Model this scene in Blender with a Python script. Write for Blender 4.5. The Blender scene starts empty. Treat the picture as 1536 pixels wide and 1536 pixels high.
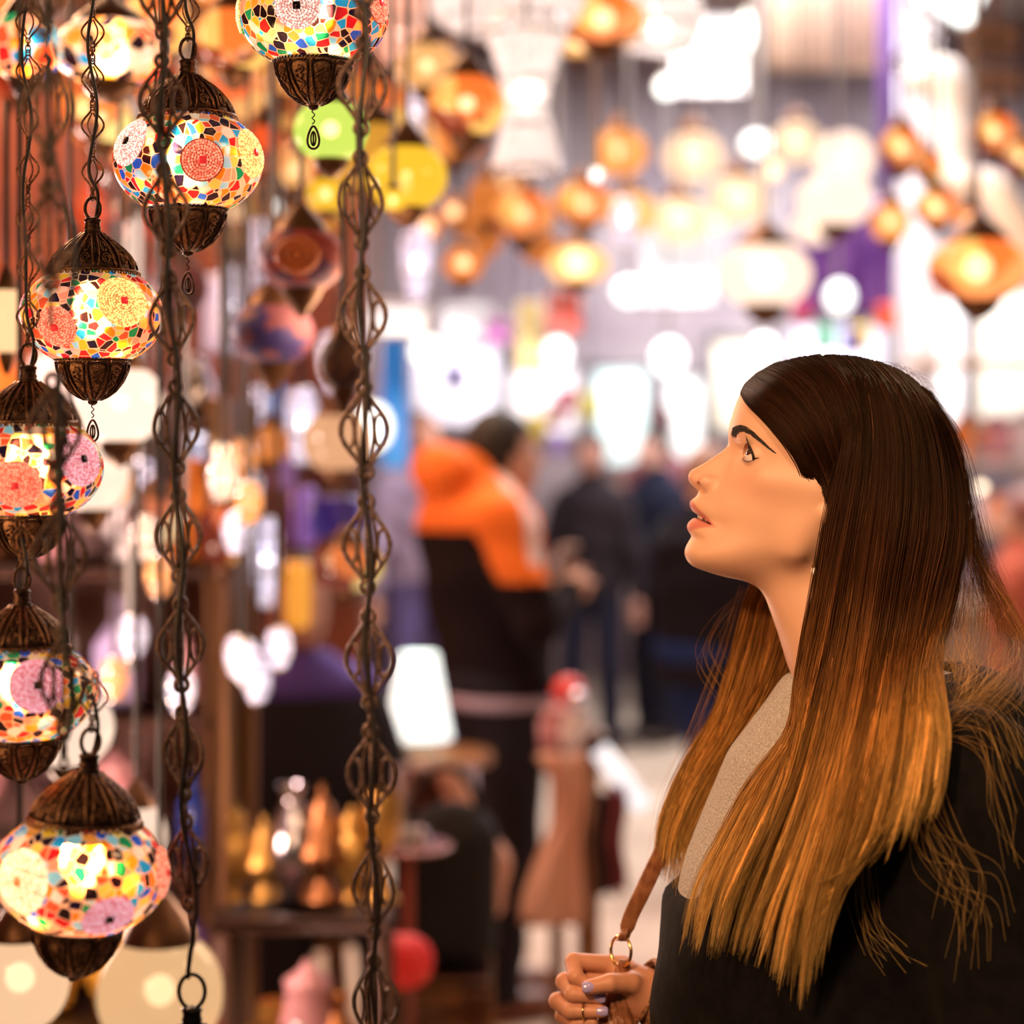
import bpy, math, random
import numpy as np
from mathutils import Vector, Matrix
C = bpy.context.scene.collection
D2 = bpy.data
RNG = np.random.default_rng(7)
random.seed(7)
FPX, HX, HY, CAMZ = 3200.0, 768.0, 665.0, 1.71
def P(px, py, d):
    """world point seen at a pixel at distance d"""
    return Vector(((px-HX)/FPX*d, d, CAMZ-(py-HY)/FPX*d))
def PX(px, d): return (px-HX)/FPX*d
def PZ(py, d): return CAMZ-(py-HY)/FPX*d
def S(npx, d): return npx/FPX*d
# ---------------------------------------------------------------- objects
def tag(o, label=None, cat=None, group=None, kind=None):
    if label: o['label'] = label
    if cat: o['category'] = cat
    if group: o['group'] = group
    if kind: o['kind'] = kind
    return o
def empty(name, loc=(0,0,0), label=None, cat=None, group=None):
    o = D2.objects.new(name, None); C.objects.link(o); o.location = loc
    o.empty_display_size = .05
    return tag(o, label, cat, group)
def link(name, me, parent=None, loc=None, rot=None, scale=None):
    o = D2.objects.new(name, me); C.objects.link(o)
    if parent is not None: o.parent = parent
    if loc is not None: o.location = loc
    if rot is not None: o.rotation_euler = rot
    if scale is not None: o.scale = scale
    return o
def mesh(name, V, Fc, mat=None, smooth=True, mats=None, midx=None):
    """V (n,3), Fc: (m,k) int array or a list of arrays of equal-width faces"""
    V = np.asarray(V, dtype=np.float32).reshape(-1, 3)
    if not isinstance(Fc, list): Fc = [Fc]
    Fc = [np.asarray(f, dtype=np.int32) for f in Fc if len(f)]
    me = D2.meshes.new(name)
    me.vertices.add(len(V)); me.vertices.foreach_set('co', V.ravel())
    loops = np.concatenate([f.ravel() for f in Fc]); tot = np.concatenate([np.full(len(f), f.shape[1], np.int32) for f in Fc])
    st = np.concatenate([[0], np.cumsum(tot)[:-1]]).astype(np.int32)
    me.loops.add(len(loops)); me.loops.foreach_set('vertex_index', loops)
    me.polygons.add(len(tot)); me.polygons.foreach_set('loop_start', st); me.polygons.foreach_set('loop_total', tot)
    me.update(calc_edges=True)
    if smooth: me.polygons.foreach_set('use_smooth', np.ones(len(tot), bool))
    for m in (mats or ([mat] if mat else [])): me.materials.append(m)
    if midx is not None: me.polygons.foreach_set('material_index', np.asarray(midx, np.int32))
    me.validate(); me.update()
    return me
def set_color(me, col, name='Col'):
    a = me.color_attributes.new(name, 'FLOAT_COLOR', 'POINT')
    c = np.ones((len(me.vertices), 4), np.float32); c[:, :3] = col
    a.data.foreach_set('color', c.ravel())
class MB:
    """collects pieces, then becomes one mesh"""
    def __init__(s): s.V = []; s.F = {}; s.n = 0; s.M = {}
    def add(s, V, F, mi=0):
        V = np.asarray(V, float).reshape(-1, 3)
        for f in (F if isinstance(F, list) else [F]):
            f = np.asarray(f, int)
            if len(f): s.F.setdefault((f.shape[1], mi), []).append(f+s.n)
        s.V.append(V); s.n += len(V); return s
    def mesh(s, name, mat=None, smooth=True, mats=None):
        fs = []; mi = []
        for (k, m), l in s.F.items():
            a = np.concatenate(l); fs.append(a); mi += [m]*len(a)
        return mesh(name, np.concatenate(s.V), fs, mat, smooth, mats, mi)
    def obj(s, name, mat=None, parent=None, loc=None, rot=None, smooth=True, mats=None):
        return link(name, s.mesh(name, mat, smooth, mats), parent, loc, rot)
    def box(s, c, h, mi=0, R=None, bev=0.0):
        c = np.array(c, float); h = np.array(h, float)
        b = min(bev, h.min()*.9)
        if b <= 0:
            V = np.array([[x, y, z] for x in (-1,1) for y in (-1,1) for z in (-1,1)])*h
            F = [[0,1,3,2],[4,6,7,5],[0,4,5,1],[2,3,7,6],[0,2,6,4],[1,5,7,3]]
            Fs = [F]
        else:
            V = []; idx = {}
            for sx in (-1,1):
                for sy in (-1,1):
                    for sz in (-1,1):
                        for ax in range(3):
                            p = np.array([sx, sy, sz])*(h-b); p[ax] += (sx,sy,sz)[ax]*b
                            idx[(sx,sy,sz,ax)] = len(V); V.append(p)
            V = np.array(V); q = []; t = []
            for ax in range(3):
                a1, a2 = [(1,2),(2,0),(0,1)][ax]
                for sg in (-1,1):
                    r = []
                    for u, v in ((-1,-1),(1,-1),(1,1),(-1,1)):
                        k = [0,0,0]; k[ax] = sg; k[a1] = u; k[a2] = v; r.append(idx[(*k, ax)])
                    q.append(r if sg > 0 else r[::-1])
            for ax in range(3):
                a1, a2 = [(1,2),(2,0),(0,1)][ax]
                for u in (-1,1):
                    for v in (-1,1):
                        r = []
                        for w, a in ((-1,a1),(1,a1),(1,a2),(-1,a2)):
                            k = [0,0,0]; k[ax] = w; k[a1] = u; k[a2] = v; r.append(idx[(*k, a)])
                        q.append(r if u*v > 0 else r[::-1])
            for sx in (-1,1):
                for sy in (-1,1):
                    for sz in (-1,1):
                        r = [idx[(sx,sy,sz,a)] for a in range(3)]; t.append(r if sx*sy*sz > 0 else r[::-1])
            Fs = [q, t]
        if R is not None: V = V @ np.array(R).T
        return s.add(V+c, [np.array(f) for f in Fs], mi)
    def lathe(s, prof, seg=32, c=(0,0,0), mi=0, flute=0, famp=0., R=None, sx=1., sy=1.):
        """prof: list of (radius, z)"""
        prof = np.array(prof, float); n = len(prof); a = np.arange(seg)*2*math.pi/seg
        r = prof[:, 0][:, None]*(1+famp*np.cos(flute*a)[None, :]) if flute else np.repeat(prof[:, 0][:, None], seg, 1)
        V = np.stack([r*np.cos(a)*sx, r*np.sin(a)*sy, np.repeat(prof[:, 1][:, None], seg, 1)], -1).reshape(-1, 3)
        i = np.arange(n-1)[:, None]*seg; j = np.arange(seg)[None, :]; k = (j+1) % seg
        F = np.stack([i+j, i+k, i+seg+k, i+seg+j], -1).reshape(-1, 4)
        if prof[-1,1] < prof[0,1]: F = F[:, ::-1]
        if R is not None: V = V @ np.array(R).T
        return s.add(V+np.array(c, float), F, mi)
    def tube(s, pts, r, seg=6, closed=False, mi=0, cap=True):
        V, F = tube_arrays(pts, r, seg, closed, cap); return s.add(V, F, mi)
    def ball(s, c, r, seg=12, rings=8, mi=0, R=None):
        rr = np.array(r if np.ndim(r) else (r, r, r), float)
        th = np.linspace(0, math.pi, rings+1); a = np.arange(seg)*2*math.pi/seg
        V = np.stack([np.sin(th)[:, None]*np.cos(a), np.sin(th)[:, None]*np.sin(a), np.repeat(np.cos(th)[:, None], seg, 1)], -1).reshape(-1, 3)*rr
        i = np.arange(rings)[:, None]*seg; j = np.arange(seg)[None, :]; k = (j+1) % seg
        F = np.stack([i+j, i+seg+j, i+seg+k, i+k], -1).reshape(-1, 4)
        if R is not None: V = V @ np.array(R).T
        return s.add(V+np.array(c, float), F, mi)
def tube_arrays(pts, r, seg=6, closed=False, cap=True):
    p = np.asarray(pts, float); n = len(p); r = np.broadcast_to(np.asarray(r, float), (n,))
    if closed: t = np.roll(p, -1, 0)-np.roll(p, 1, 0)
    else: t = np.gradient(p, axis=0)
    t /= np.linalg.norm(t, axis=1, keepdims=True)+1e-12
    ref = np.array([0, 1., 0]) if abs(t[:, 1]).max() < .93 else (np.array([1., 0, 0]) if abs(t[:, 0]).max() < .93 else np.array([.31, .55, .77]))
    u = np.cross(t, ref); u /= np.linalg.norm(u, axis=1, keepdims=True)+1e-12; v = np.cross(t, u)
    a = np.arange(seg)*2*math.pi/seg
    V = (p[:, None]+r[:, None, None]*(np.cos(a)[None, :, None]*u[:, None]+np.sin(a)[None, :, None]*v[:, None])).reshape(-1, 3)
    m = n if closed else n-1
    i = np.arange(m)[:, None]*seg; i2 = ((np.arange(m)+1) % n)[:, None]*seg; j = np.arange(seg)[None, :]; k = (j+1) % seg
    F = [np.stack([i+j, i2+j, i2+k, i+k], -1).reshape(-1, 4)]
    if cap and not closed and seg == 4: F[0] = np.concatenate([F[0], [[3,2,1,0][::-1], [(n-1)*4+q for q in (0,1,2,3)][::-1]]])
    elif cap and not closed: F.append(np.array([list(range(seg)), [(n-1)*seg+q for q in range(seg)][::-1]]))
    return V, F
def strands(Pts, R, seg=3):
    """Pts (n,k,3), R (n,k): many thin tubes at once"""
    n, k, _ = Pts.shape
    t = np.gradient(Pts, axis=1); t /= np.linalg.norm(t, axis=2, keepdims=True)+1e-12
    ref = np.array([.15, 1., .1]); u = np.cross(t, ref); u /= np.linalg.norm(u, axis=2, keepdims=True)+1e-9; v = np.cross(t, u)
    a = np.arange(seg)*2*math.pi/seg
    V = Pts[:, :, None]+R[:, :, None, None]*(np.cos(a)[None, None, :, None]*u[:, :, None]+np.sin(a)[None, None, :, None]*v[:, :, None])
    s0 = (np.arange(n)*k*seg)[:, None, None]; i = (np.arange(k-1)*seg)[None, :, None]; j = np.arange(seg)[None, None, :]; kk = (j+1) % seg
    F = np.stack([s0+i+j, s0+i+seg+j, s0+i+seg+kk, s0+i+kk], -1).reshape(-1, 4)
    return V.reshape(-1, 3), F
# ---------------------------------------------------------------- implicit surfaces
def smin(a, b, k):
    h = np.clip(.5+.5*(b-a)/k, 0, 1); return b*(1-h)+a*h-k*h*(1-h)
def smax(a, b, k): return -smin(-a, -b, k)
def s_ball(X, Y, Z, c, r):
    return np.sqrt((X-c[0])**2+(Y-c[1])**2+(Z-c[2])**2)-r
def s_ell(X, Y, Z, c, r):
    k0 = np.sqrt(((X-c[0])/r[0])**2+((Y-c[1])/r[1])**2+((Z-c[2])/r[2])**2)
    return (k0-1)*min(r) if False else (k0-1)*((abs(X-c[0])*r[0]+abs(Y-c[1])*r[1]+abs(Z-c[2])*r[2])/(abs(X-c[0])+abs(Y-c[1])+abs(Z-c[2])+1e-9))
def s_cap(X, Y, Z, a, b, ra, rb=None):
    rb = ra if rb is None else rb
    a = np.array(a, float); b = np.array(b, float); d = b-a; L = (d*d).sum()+1e-12
    t = np.clip(((X-a[0])*d[0]+(Y-a[1])*d[1]+(Z-a[2])*d[2])/L, 0, 1)
    return np.sqrt((X-a[0]-t*d[0])**2+(Y-a[1]-t*d[1])**2+(Z-a[2]-t*d[2])**2)-(ra+(rb-ra)*t)
def s_box(X, Y, Z, c, h, r):
    qx = abs(X-c[0])-h[0]+r; qy = abs(Y-c[1])-h[1]+r; qz = abs(Z-c[2])-h[2]+r
    return np.sqrt(np.maximum(qx,0)**2+np.maximum(qy,0)**2+np.maximum(qz,0)**2)+np.minimum(np.maximum(qx, np.maximum(qy, qz)), 0)-r
def surface(F, lo, hi, h):
    """surface nets of F(X,Y,Z)=0 in a box; returns V, quads"""
    ax = [np.arange(lo[i], hi[i]+h, h, dtype=np.float32) for i in range(3)]
    X, Y, Z = np.meshgrid(*ax, indexing='ij')
    G = F(X, Y, Z).astype(np.float32); del X, Y, Z
    s = G < 0; nx, ny, nz = G.shape
    c = [(i, j, k) for i in (0,1) for j in (0,1) for k in (0,1)]
    cnt = sum(s[i:nx-1+i, j:ny-1+j, k:nz-1+k].astype(np.int8) for i, j, k in c)
    act = (cnt > 0) & (cnt < 8); I, J, K = np.nonzero(act)
    idx = -np.ones(act.shape, np.int32); idx[I, J, K] = np.arange(len(I))
    acc = np.zeros((len(I), 3)); w = np.zeros(len(I))
    cn = np.array([[G[I+i, J+j, K+k]] for i, j, k in c])[:, 0]
    for a in range(8):
        for b in range(a+1, 8):
            da = np.array(c[b])-np.array(c[a])
            if abs(da).sum() != 1: continue
            m = (cn[a] < 0) != (cn[b] < 0); den = cn[a]-cn[b]; den = np.where(abs(den) < 1e-12, 1e-12, den)
            t = np.where(m, cn[a]/den, 0)
            acc += m[:, None]*(np.array(c[a])[None]+t[:, None]*da[None]); w += m
    V = (np.stack([I, J, K], 1)+acc/np.maximum(w, 1)[:, None])*h+np.array([a[0] for a in ax])
    Q = []
    for d, (e1, e2) in enumerate((((0,1,0),(0,0,1)), ((0,0,1),(1,0,0)), ((1,0,0),(0,1,0)))):
        st = [slice(None)]*3; en = [slice(None)]*3; st[d] = slice(0, -1); en[d] = slice(1, None)
        A = s[tuple(st)]; B = s[tuple(en)]; m = A != B
        for q in range(3):
            if q != d:
                sl = [slice(None)]*3; sl[q] = 0; m[tuple(sl)] = False
                sl[q] = -1; m[tuple(sl)] = False
        i, j, k = np.nonzero(m); e1 = np.array(e1); e2 = np.array(e2)
        g = lambda o: idx[i-o[0], j-o[1], k-o[2]]
        q = np.stack([g((0,0,0)), g(e1), g(e1+e2), g(e2)], 1)
        f = A[i, j, k]; q[~f] = q[~f][:, ::-1]
        Q.append(q[(q >= 0).all(1)])
    return V, np.concatenate(Q)
def catmull(pts, n):
    p = np.array(pts, float); d = np.concatenate([[0], np.cumsum(np.linalg.norm(np.diff(p, axis=0), axis=1))])
    q = np.concatenate([[2*p[0]-p[1]], p, [2*p[-1]-p[-2]]]); out = []
    for s in np.linspace(0, d[-1], n):
        i = min(max(np.searchsorted(d, s, side='right')-1, 0), len(p)-2)
        t = (s-d[i])/max(d[i+1]-d[i], 1e-9); a, b, c, e = q[i], q[i+1], q[i+2], q[i+3]
        out.append(.5*((2*b)+(-a+c)*t+(2*a-5*b+4*c-e)*t*t+(-a+3*b-3*c+e)*t**3))
    return np.array(out)
# ---------------------------------------------------------------- materials
def mat(name, color=(.5,.5,.5), rough=.5, metal=0., emit=None, es=0., **kw):
    m = D2.materials.new(name); m.use_nodes = True
    b = m.node_tree.nodes['Principled BSDF']
    b.inputs['Base Color'].default_value = (*color, 1); b.inputs['Roughness'].default_value = rough; b.inputs['Metallic'].default_value = metal
    if emit: b.inputs['Emission Color'].default_value = (*emit, 1); b.inputs['Emission Strength'].default_value = es
    for k, v in kw.items(): b.inputs[k.replace('_', ' ')].default_value = v
    return m
def N(m, t, **kw):
    n = m.node_tree.nodes.new(t)
    for k, v in kw.items():
        if k in n.inputs.keys(): n.inputs[k].default_value = v
        else: setattr(n, k, v)
    return n
def L(m, a, b): m.node_tree.links.new(a, b)
def BS(m): return m.node_tree.nodes['Principled BSDF']
def noisy(m, c1, c2, scale=8., detail=4., bump=0., dist=.01, stretch=None, lo=.35, hi=.65):
    tc = N(m, 'ShaderNodeTexCoord'); n = N(m, 'ShaderNodeTexNoise', Scale=scale, Detail=detail)
    if stretch:
        mp = N(m, 'ShaderNodeMapping'); mp.inputs['Scale'].default_value = stretch; L(m, tc.outputs['Object'], mp.inputs[0]); L(m, mp.outputs[0], n.inputs['Vector'])
    else: L(m, tc.outputs['Object'], n.inputs['Vector'])
    r = N(m, 'ShaderNodeValToRGB'); r.color_ramp.elements[0].position = lo; r.color_ramp.elements[1].position = hi
    r.color_ramp.elements[0].color = (*c1, 1); r.color_ramp.elements[1].color = (*c2, 1)
    L(m, n.outputs['Fac'], r.inputs[0]); L(m, r.outputs[0], BS(m).inputs['Base Color'])
    if bump:
        b = N(m, 'ShaderNodeBump', Strength=bump, Distance=dist); L(m, n.outputs['Fac'], b.inputs['Height']); L(m, b.outputs[0], BS(m).inputs['Normal'])
    return m
# ---------------------------------------------------------------- camera
def camera():
    cd = D2.cameras.new('camera'); co = D2.objects.new('camera', cd); C.objects.link(co)
    co.location = (0, 0, CAMZ); co.rotation_euler = (math.pi/2, 0, 0)
    cd.sensor_width = 24; cd.sensor_fit = 'HORIZONTAL'; cd.lens = 50; cd.shift_y = -(768-HY)/1536
    cd.clip_start = .05; cd.clip_end = 200
    cd.dof.use_dof = True; cd.dof.focus_distance = 1.93; cd.dof.aperture_fstop = 1.8
    bpy.context.scene.camera = co
    v = bpy.context.scene.view_settings; v.view_transform = 'Standard'; v.look = 'None'; v.gamma = 1; v.use_curve_mapping = False; v.exposure = 0
    return co
# ================================================================ the woman
TH = math.radians(18)
EF = np.array([-math.cos(TH), 0, math.sin(TH)]); EU = np.array([math.sin(TH), 0, math.cos(TH)]); EL = np.array([0, -1., 0])
W0 = np.array(P(1230, 720, 2.0))
def h2w(q):
    """head frame (mm: forward, towards camera, up) to world"""
    q = np.asarray(q, float)/1000; return W0+q[..., 0:1]*EF+q[..., 1:2]*EL+q[..., 2:3]*EU
def w2h(p):
    d = np.asarray(p, float)-W0; return np.stack([d@EF, d@EL, d@EU], -1)*1000
def I(x, pts): 
    p = sorted(pts); return np.interp(x, [a for a, b in p], [b for a, b in p])
def sJ(x, pts, sg=5.):
    """table look-up rounded over several mm"""
    p = sorted(pts); a = np.array([q[0] for q in p], float); b = np.array([q[1] for q in p], float)
    xs = np.arange(a[0]-20, a[-1]+20, .5); ys = np.interp(xs, a, b); m = int(3*sg/.5)
    k = np.exp(-.5*(np.arange(-m, m+1)*.5/sg)**2); k /= k.sum(); ys = np.convolve(np.pad(ys, m, mode='edge'), k, 'valid')
    return np.interp(x, xs, ys)
def sI(x, pts):
    """smooth table look-up"""
    p = sorted(pts); a = np.array([q[0] for q in p], float); b = np.array([q[1] for q in p], float)
    xs = np.arange(a[0], a[-1]+.25, .25); ys = np.interp(xs, a, b)
    k = np.exp(-.5*(np.arange(-10, 11)*.25/.8)**2); k /= k.sum(); yp = np.pad(ys, 10, mode='edge'); ys = np.convolve(yp, k, 'valid')
    return np.interp(x, xs, ys)
PROF = [(52.7,93.3),(45.7,93.6),(37,94.2),(29.8,95.2),(22.8,95.4),(17,95),(9.9,93.2),(4.4,91.8),(-2.9,95.7),(-9.8,101.2),(-17.7,107.2),(-24.1,113),(-29,117.3),
        (-34.1,118),(-38.5,115.8),(-41.6,112),(-43.4,107.5),(-44.6,105),(-49.7,105.2),(-53.4,107.6),(-56.2,109.6),(-60.1,108.9),(-63.5,106.3),(-66,102),(-68.3,99.6),
        (-70.2,101.5),(-75.2,104.8),(-79.7,105.5),(-83.3,103.3),(-85.5,99.9),(-87.2,98.3),(-92.2,99.3),(-98.6,100.6),(-105.1,99.7),(-109.5,97.4),(-114,94),(-130,90),(90,82),(130,60)]
BASE = [(130,60),(90,82),(52.7,93.3),(37,94.4),(22.8,94.8),(12,93),(4.4,90),(-5,87),(-15,87.5),(-25,91),(-35,96),(-44.6,102),(-50,103),(-60,102),(-68,99),(-75,98.5),(-85.5,97.5),(-92.2,99),(-98.6,100.6),(-105,99.7),(-109.5,97.4),(-114,94),(-130,90)]
def face_front(l, u):
    al = abs(l); b = sJ(u, BASE, 2.5); pr = sI(u, PROF)
    a2 = sJ(u, [(60,.007),(25,.0065),(5,.0085),(-15,.0120),(-30,.0165),(-45,.0215),(-68,.0260),(-85,.0225),(-100,.020),(-115,.022)])
    a4 = sJ(u, [(60,3.6e-6),(20,3.4e-6),(0,2.5e-6),(-30,1.2e-6),(-60,.5e-6),(-115,0)])
    x = b-a2*l*l-a4*l**4
    nb = np.maximum(pr-b, 0)
    wn = sJ(u, [(30,14),(8,8.),(0,7.2),(-12,8.2),(-24,9.5),(-34,11.5),(-41,12.),(-46,8)], 1.5)
    nose = (u < 30)*(u > -46.5)*nb*np.exp(-(al/wn)**2.4)
    lipw = np.clip(1-(al/25.5)**2, 0, 1)**.75
    lips = ((u <= -46.5)*(u > -88))*(pr-b)*lipw
    x = x+nose+lips
    # philtrum, socket, brow, cheek
    x = x-1.0*np.exp(-(al/2.6)**2)*np.exp(-((u+51)/3.2)**2)
    x = x-5.5*np.exp(-((al-30)/14)**2-((u-4)/9.5)**2)-5.0*np.exp(-((al-16.5)/7)**2-((u-4)/8)**2)
    x = x+1.6*np.exp(-((al-32)/14)**2-((u-20)/5)**2)
    x = x+2.2*np.exp(-((al-40)/14)**2-((u+24)/14)**2)
    x = x-2.6*np.exp(-((al-29)/5)**2-((u+70)/6)**2)      # mouth corner
    x = x-1.5*np.exp(-((al)/16)**2-((u+87)/4)**2)*0
    return x
EYE = (65.5, 31., 2.2)
def head_F(f, l, u):
    al = abs(l)
    F = smax(f-face_front(l, u), al-sJ(u, [(60,70),(20,64),(-10,62),(-40,57),(-75,48),(-115,32)], 9.), 12.)
    ulo = -115+.0125*l*l+smax(45-f, 0*f, 20.)*.42
    F = smax(F, ulo-u, 12.)
    F = np.maximum(F, -f-20); F = np.maximum(F, u-75)
    cr = s_ell(f, l, u, (-6,0,42), (99,73,71))
    F = smin(F, cr, 14.)
    F = smin(F, s_cap(f, al, u, (8,47,-68), (0,53,-15), 12, 13), 20.)
    F = smin(F, s_cap(f, al, u, (55,42,-17), (18,57,-10), 10, 8), 20.)
    # ear
    ear = s_ell(f, al-0.35*(-f), u, (-14,65,-6), (15,4,28)); ear = smax(ear, -s_ell(f, al-.35*(-f), u, (-11,70,-2), (10,4.2,19)), 2.5)
    F = smin(F, ear, 4.)
    F = smin(F, s_ell(f, al, u, (-5,66,-29), (7.5,4,9)), 4.)
    # neck in world-vertical direction
    n0 = w2h(P(1290, 800, 2.0)); n1 = w2h(P(1278, 960, 2.0)); n2 = w2h(P(1300, 1090, 2.0))
    nk = smin(s_cap(f, l, u, n0, n1, 56, 53), s_cap(f, l, u, n1, n2, 53, 60), 12.)
    t0 = w2h(P(1168, 832, 2.0)); t1 = w2h(P(1246, 968, 2.0)); nk = smin(nk, s_cap(f, l, u, t0, t1, 26, 44), 16.)
    F = smin(F, nk, 22.)
    # nose wings and tip
    F = smin(F, s_ell(f, al, u, (98,12.0,-35.0), (10.5,5.4,6.8)), 7.)
    F = smin(F, s_ell(f, al, u, (108.5,2.6,-33.5), (8.6,6.4,7.6)), 5.)
    F = smax(F, -s_ell(f, al-.12*(f-104), u+.10*(f-104), (103.5,8.8,-40.8), (7.4,3.8,5.6)), 1.6)
    # lids
    e = EYE; ex = f-e[0]; ey = al-e[1]; eu = u-e[2]; rr = np.sqrt(ex*ex+ey*ey+eu*eu)
    F = smin(F, rr-13.5, 3.2)
    az = np.degrees(np.arctan2(ey, ex)); el = np.degrees(np.arcsin(np.clip(eu/np.maximum(rr, 1), -1, 1)))
    t = np.clip((az-8)/62, -1, 1); hi = -6-13*t+38*np.clip(1-t*t, 0, 1)**.62; lo = -6-13*t-27*np.clip(1-t*t, 0, 1)**.75
    g = np.maximum(np.maximum(el-hi, lo-el), (abs(az-8)-62))*.235
    car = np.maximum(g, rr-15.8)
    F = smax(F, -car, .9)
    # crease above upper lid
    F = smax(F, -(np.abs(rr-14.9)-.2+np.maximum(abs(el-(hi+15))-2.2, 0)*.3+np.maximum(abs(az-12)-58, 0)*.3), 1.4)
    # mouth
    um = -67.6-4.2*(al/24)**1.6
    slit = np.maximum(abs(u-um)-2.1*np.clip(1-(al/22)**2, 0, 1)-.25, np.maximum(al-23.5, 80-f))
    F = smax(F, -slit, 1.2)
    return F
def skin_col(V):
    """colours of the skin, lips and scalp by place on the head (mm frame)"""
    f, l, u = V[:, 0], V[:, 1], V[:, 2]; al = abs(l)
    base = np.tile(np.array([.74,.43,.29]), (len(V), 1))
    def mix(c, w): 
        nonlocal base; base = base*(1-w[:, None])+np.array(c)[None]*w[:, None]
    blush = .35*np.exp(-((al-40)/16)**2-((u+28)/16)**2)*(f > 20)
    mix((.72,.33,.23), blush)
    mix((.70,.33,.25), .45*np.exp(-((u+36)/9)**2-(al/16)**2)*(f > 98))
    um = -67.6-4.2*(al/24)**1.6
    top = I(al, [(0,-55),(4,-54),(10,-57.5),(18,-64),(25,-71.5)]); bot = I(al, [(0,-84.5),(8,-83.5),(16,-79),(25,-72)])
    sm = lambda x: 1/(1+np.exp(-x*2.2))
    lip = sm(top-u)*sm(u-bot)*(f > 76)*(al < 26)
    mix((.56,.15,.12), np.clip(lip, 0, 1)*.85)
    ins = (np.abs(u-um) < 1.6*np.clip(1-(al/22)**2, 0, 1))*(f < 100)*(f > 70)*(al < 22); mix((.16,.03,.03), ins*.9)
    sc = ((u > I(f, [(-120,-40),(0,-5),(15,0),(40,32),(62,44),(80,52),(95,58)])) & (f < 97)).astype(float); mix((.05,.02,.012), sc)
    # shadowless dark of nostrils is left to light
    return base
def relax(V, Q, it=170):
    """smooth the cheek, jaw and neck, leave eyes, nose, lips and ears alone"""
    E = np.concatenate([Q[:, [0,1]], Q[:, [1,2]], Q[:, [2,3]], Q[:, [3,0]]]); E = np.concatenate([E, E[:, ::-1]]); o = np.argsort(E[:, 0], kind='stable'); E = E[o]
    ids, st, ct = np.unique(E[:, 0], return_index=True, return_counts=True); nb = E[:, 1]
    f, l, u = V[:, 0], abs(V[:, 1]), V[:, 2]; st_ = lambda x: 1/(1+np.exp(-np.clip(x, -30, 30)))
    de = np.sqrt((f-EYE[0])**2+(l-EYE[1])**2+(u-EYE[2])**2); dl = np.sqrt(((f+8)/20)**2+((l-66)/12)**2+((u+10)/28)**2)
    m = st_((de-24)/2)*np.maximum(st_((72-f)/4), st_((l-34)/2.)*st_((-4-u)/3)*.8)*st_((dl-1.05)/.08); m = np.maximum(m, st_((-92-u)/4)*st_((84-f)/4)); m = m[:, None]*.6
    W = V.copy()
    for _ in range(it):
        a = np.add.reduceat(W[nb], st, axis=0)/ct[:, None]; W[ids] = W[ids]+(a-W[ids])*m[ids]
    return W
def hand_F_factory():
    """fist round the strap ring; built in metres, hand frame: x right in the picture, y away, z up"""
    H = {}
    return H
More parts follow.
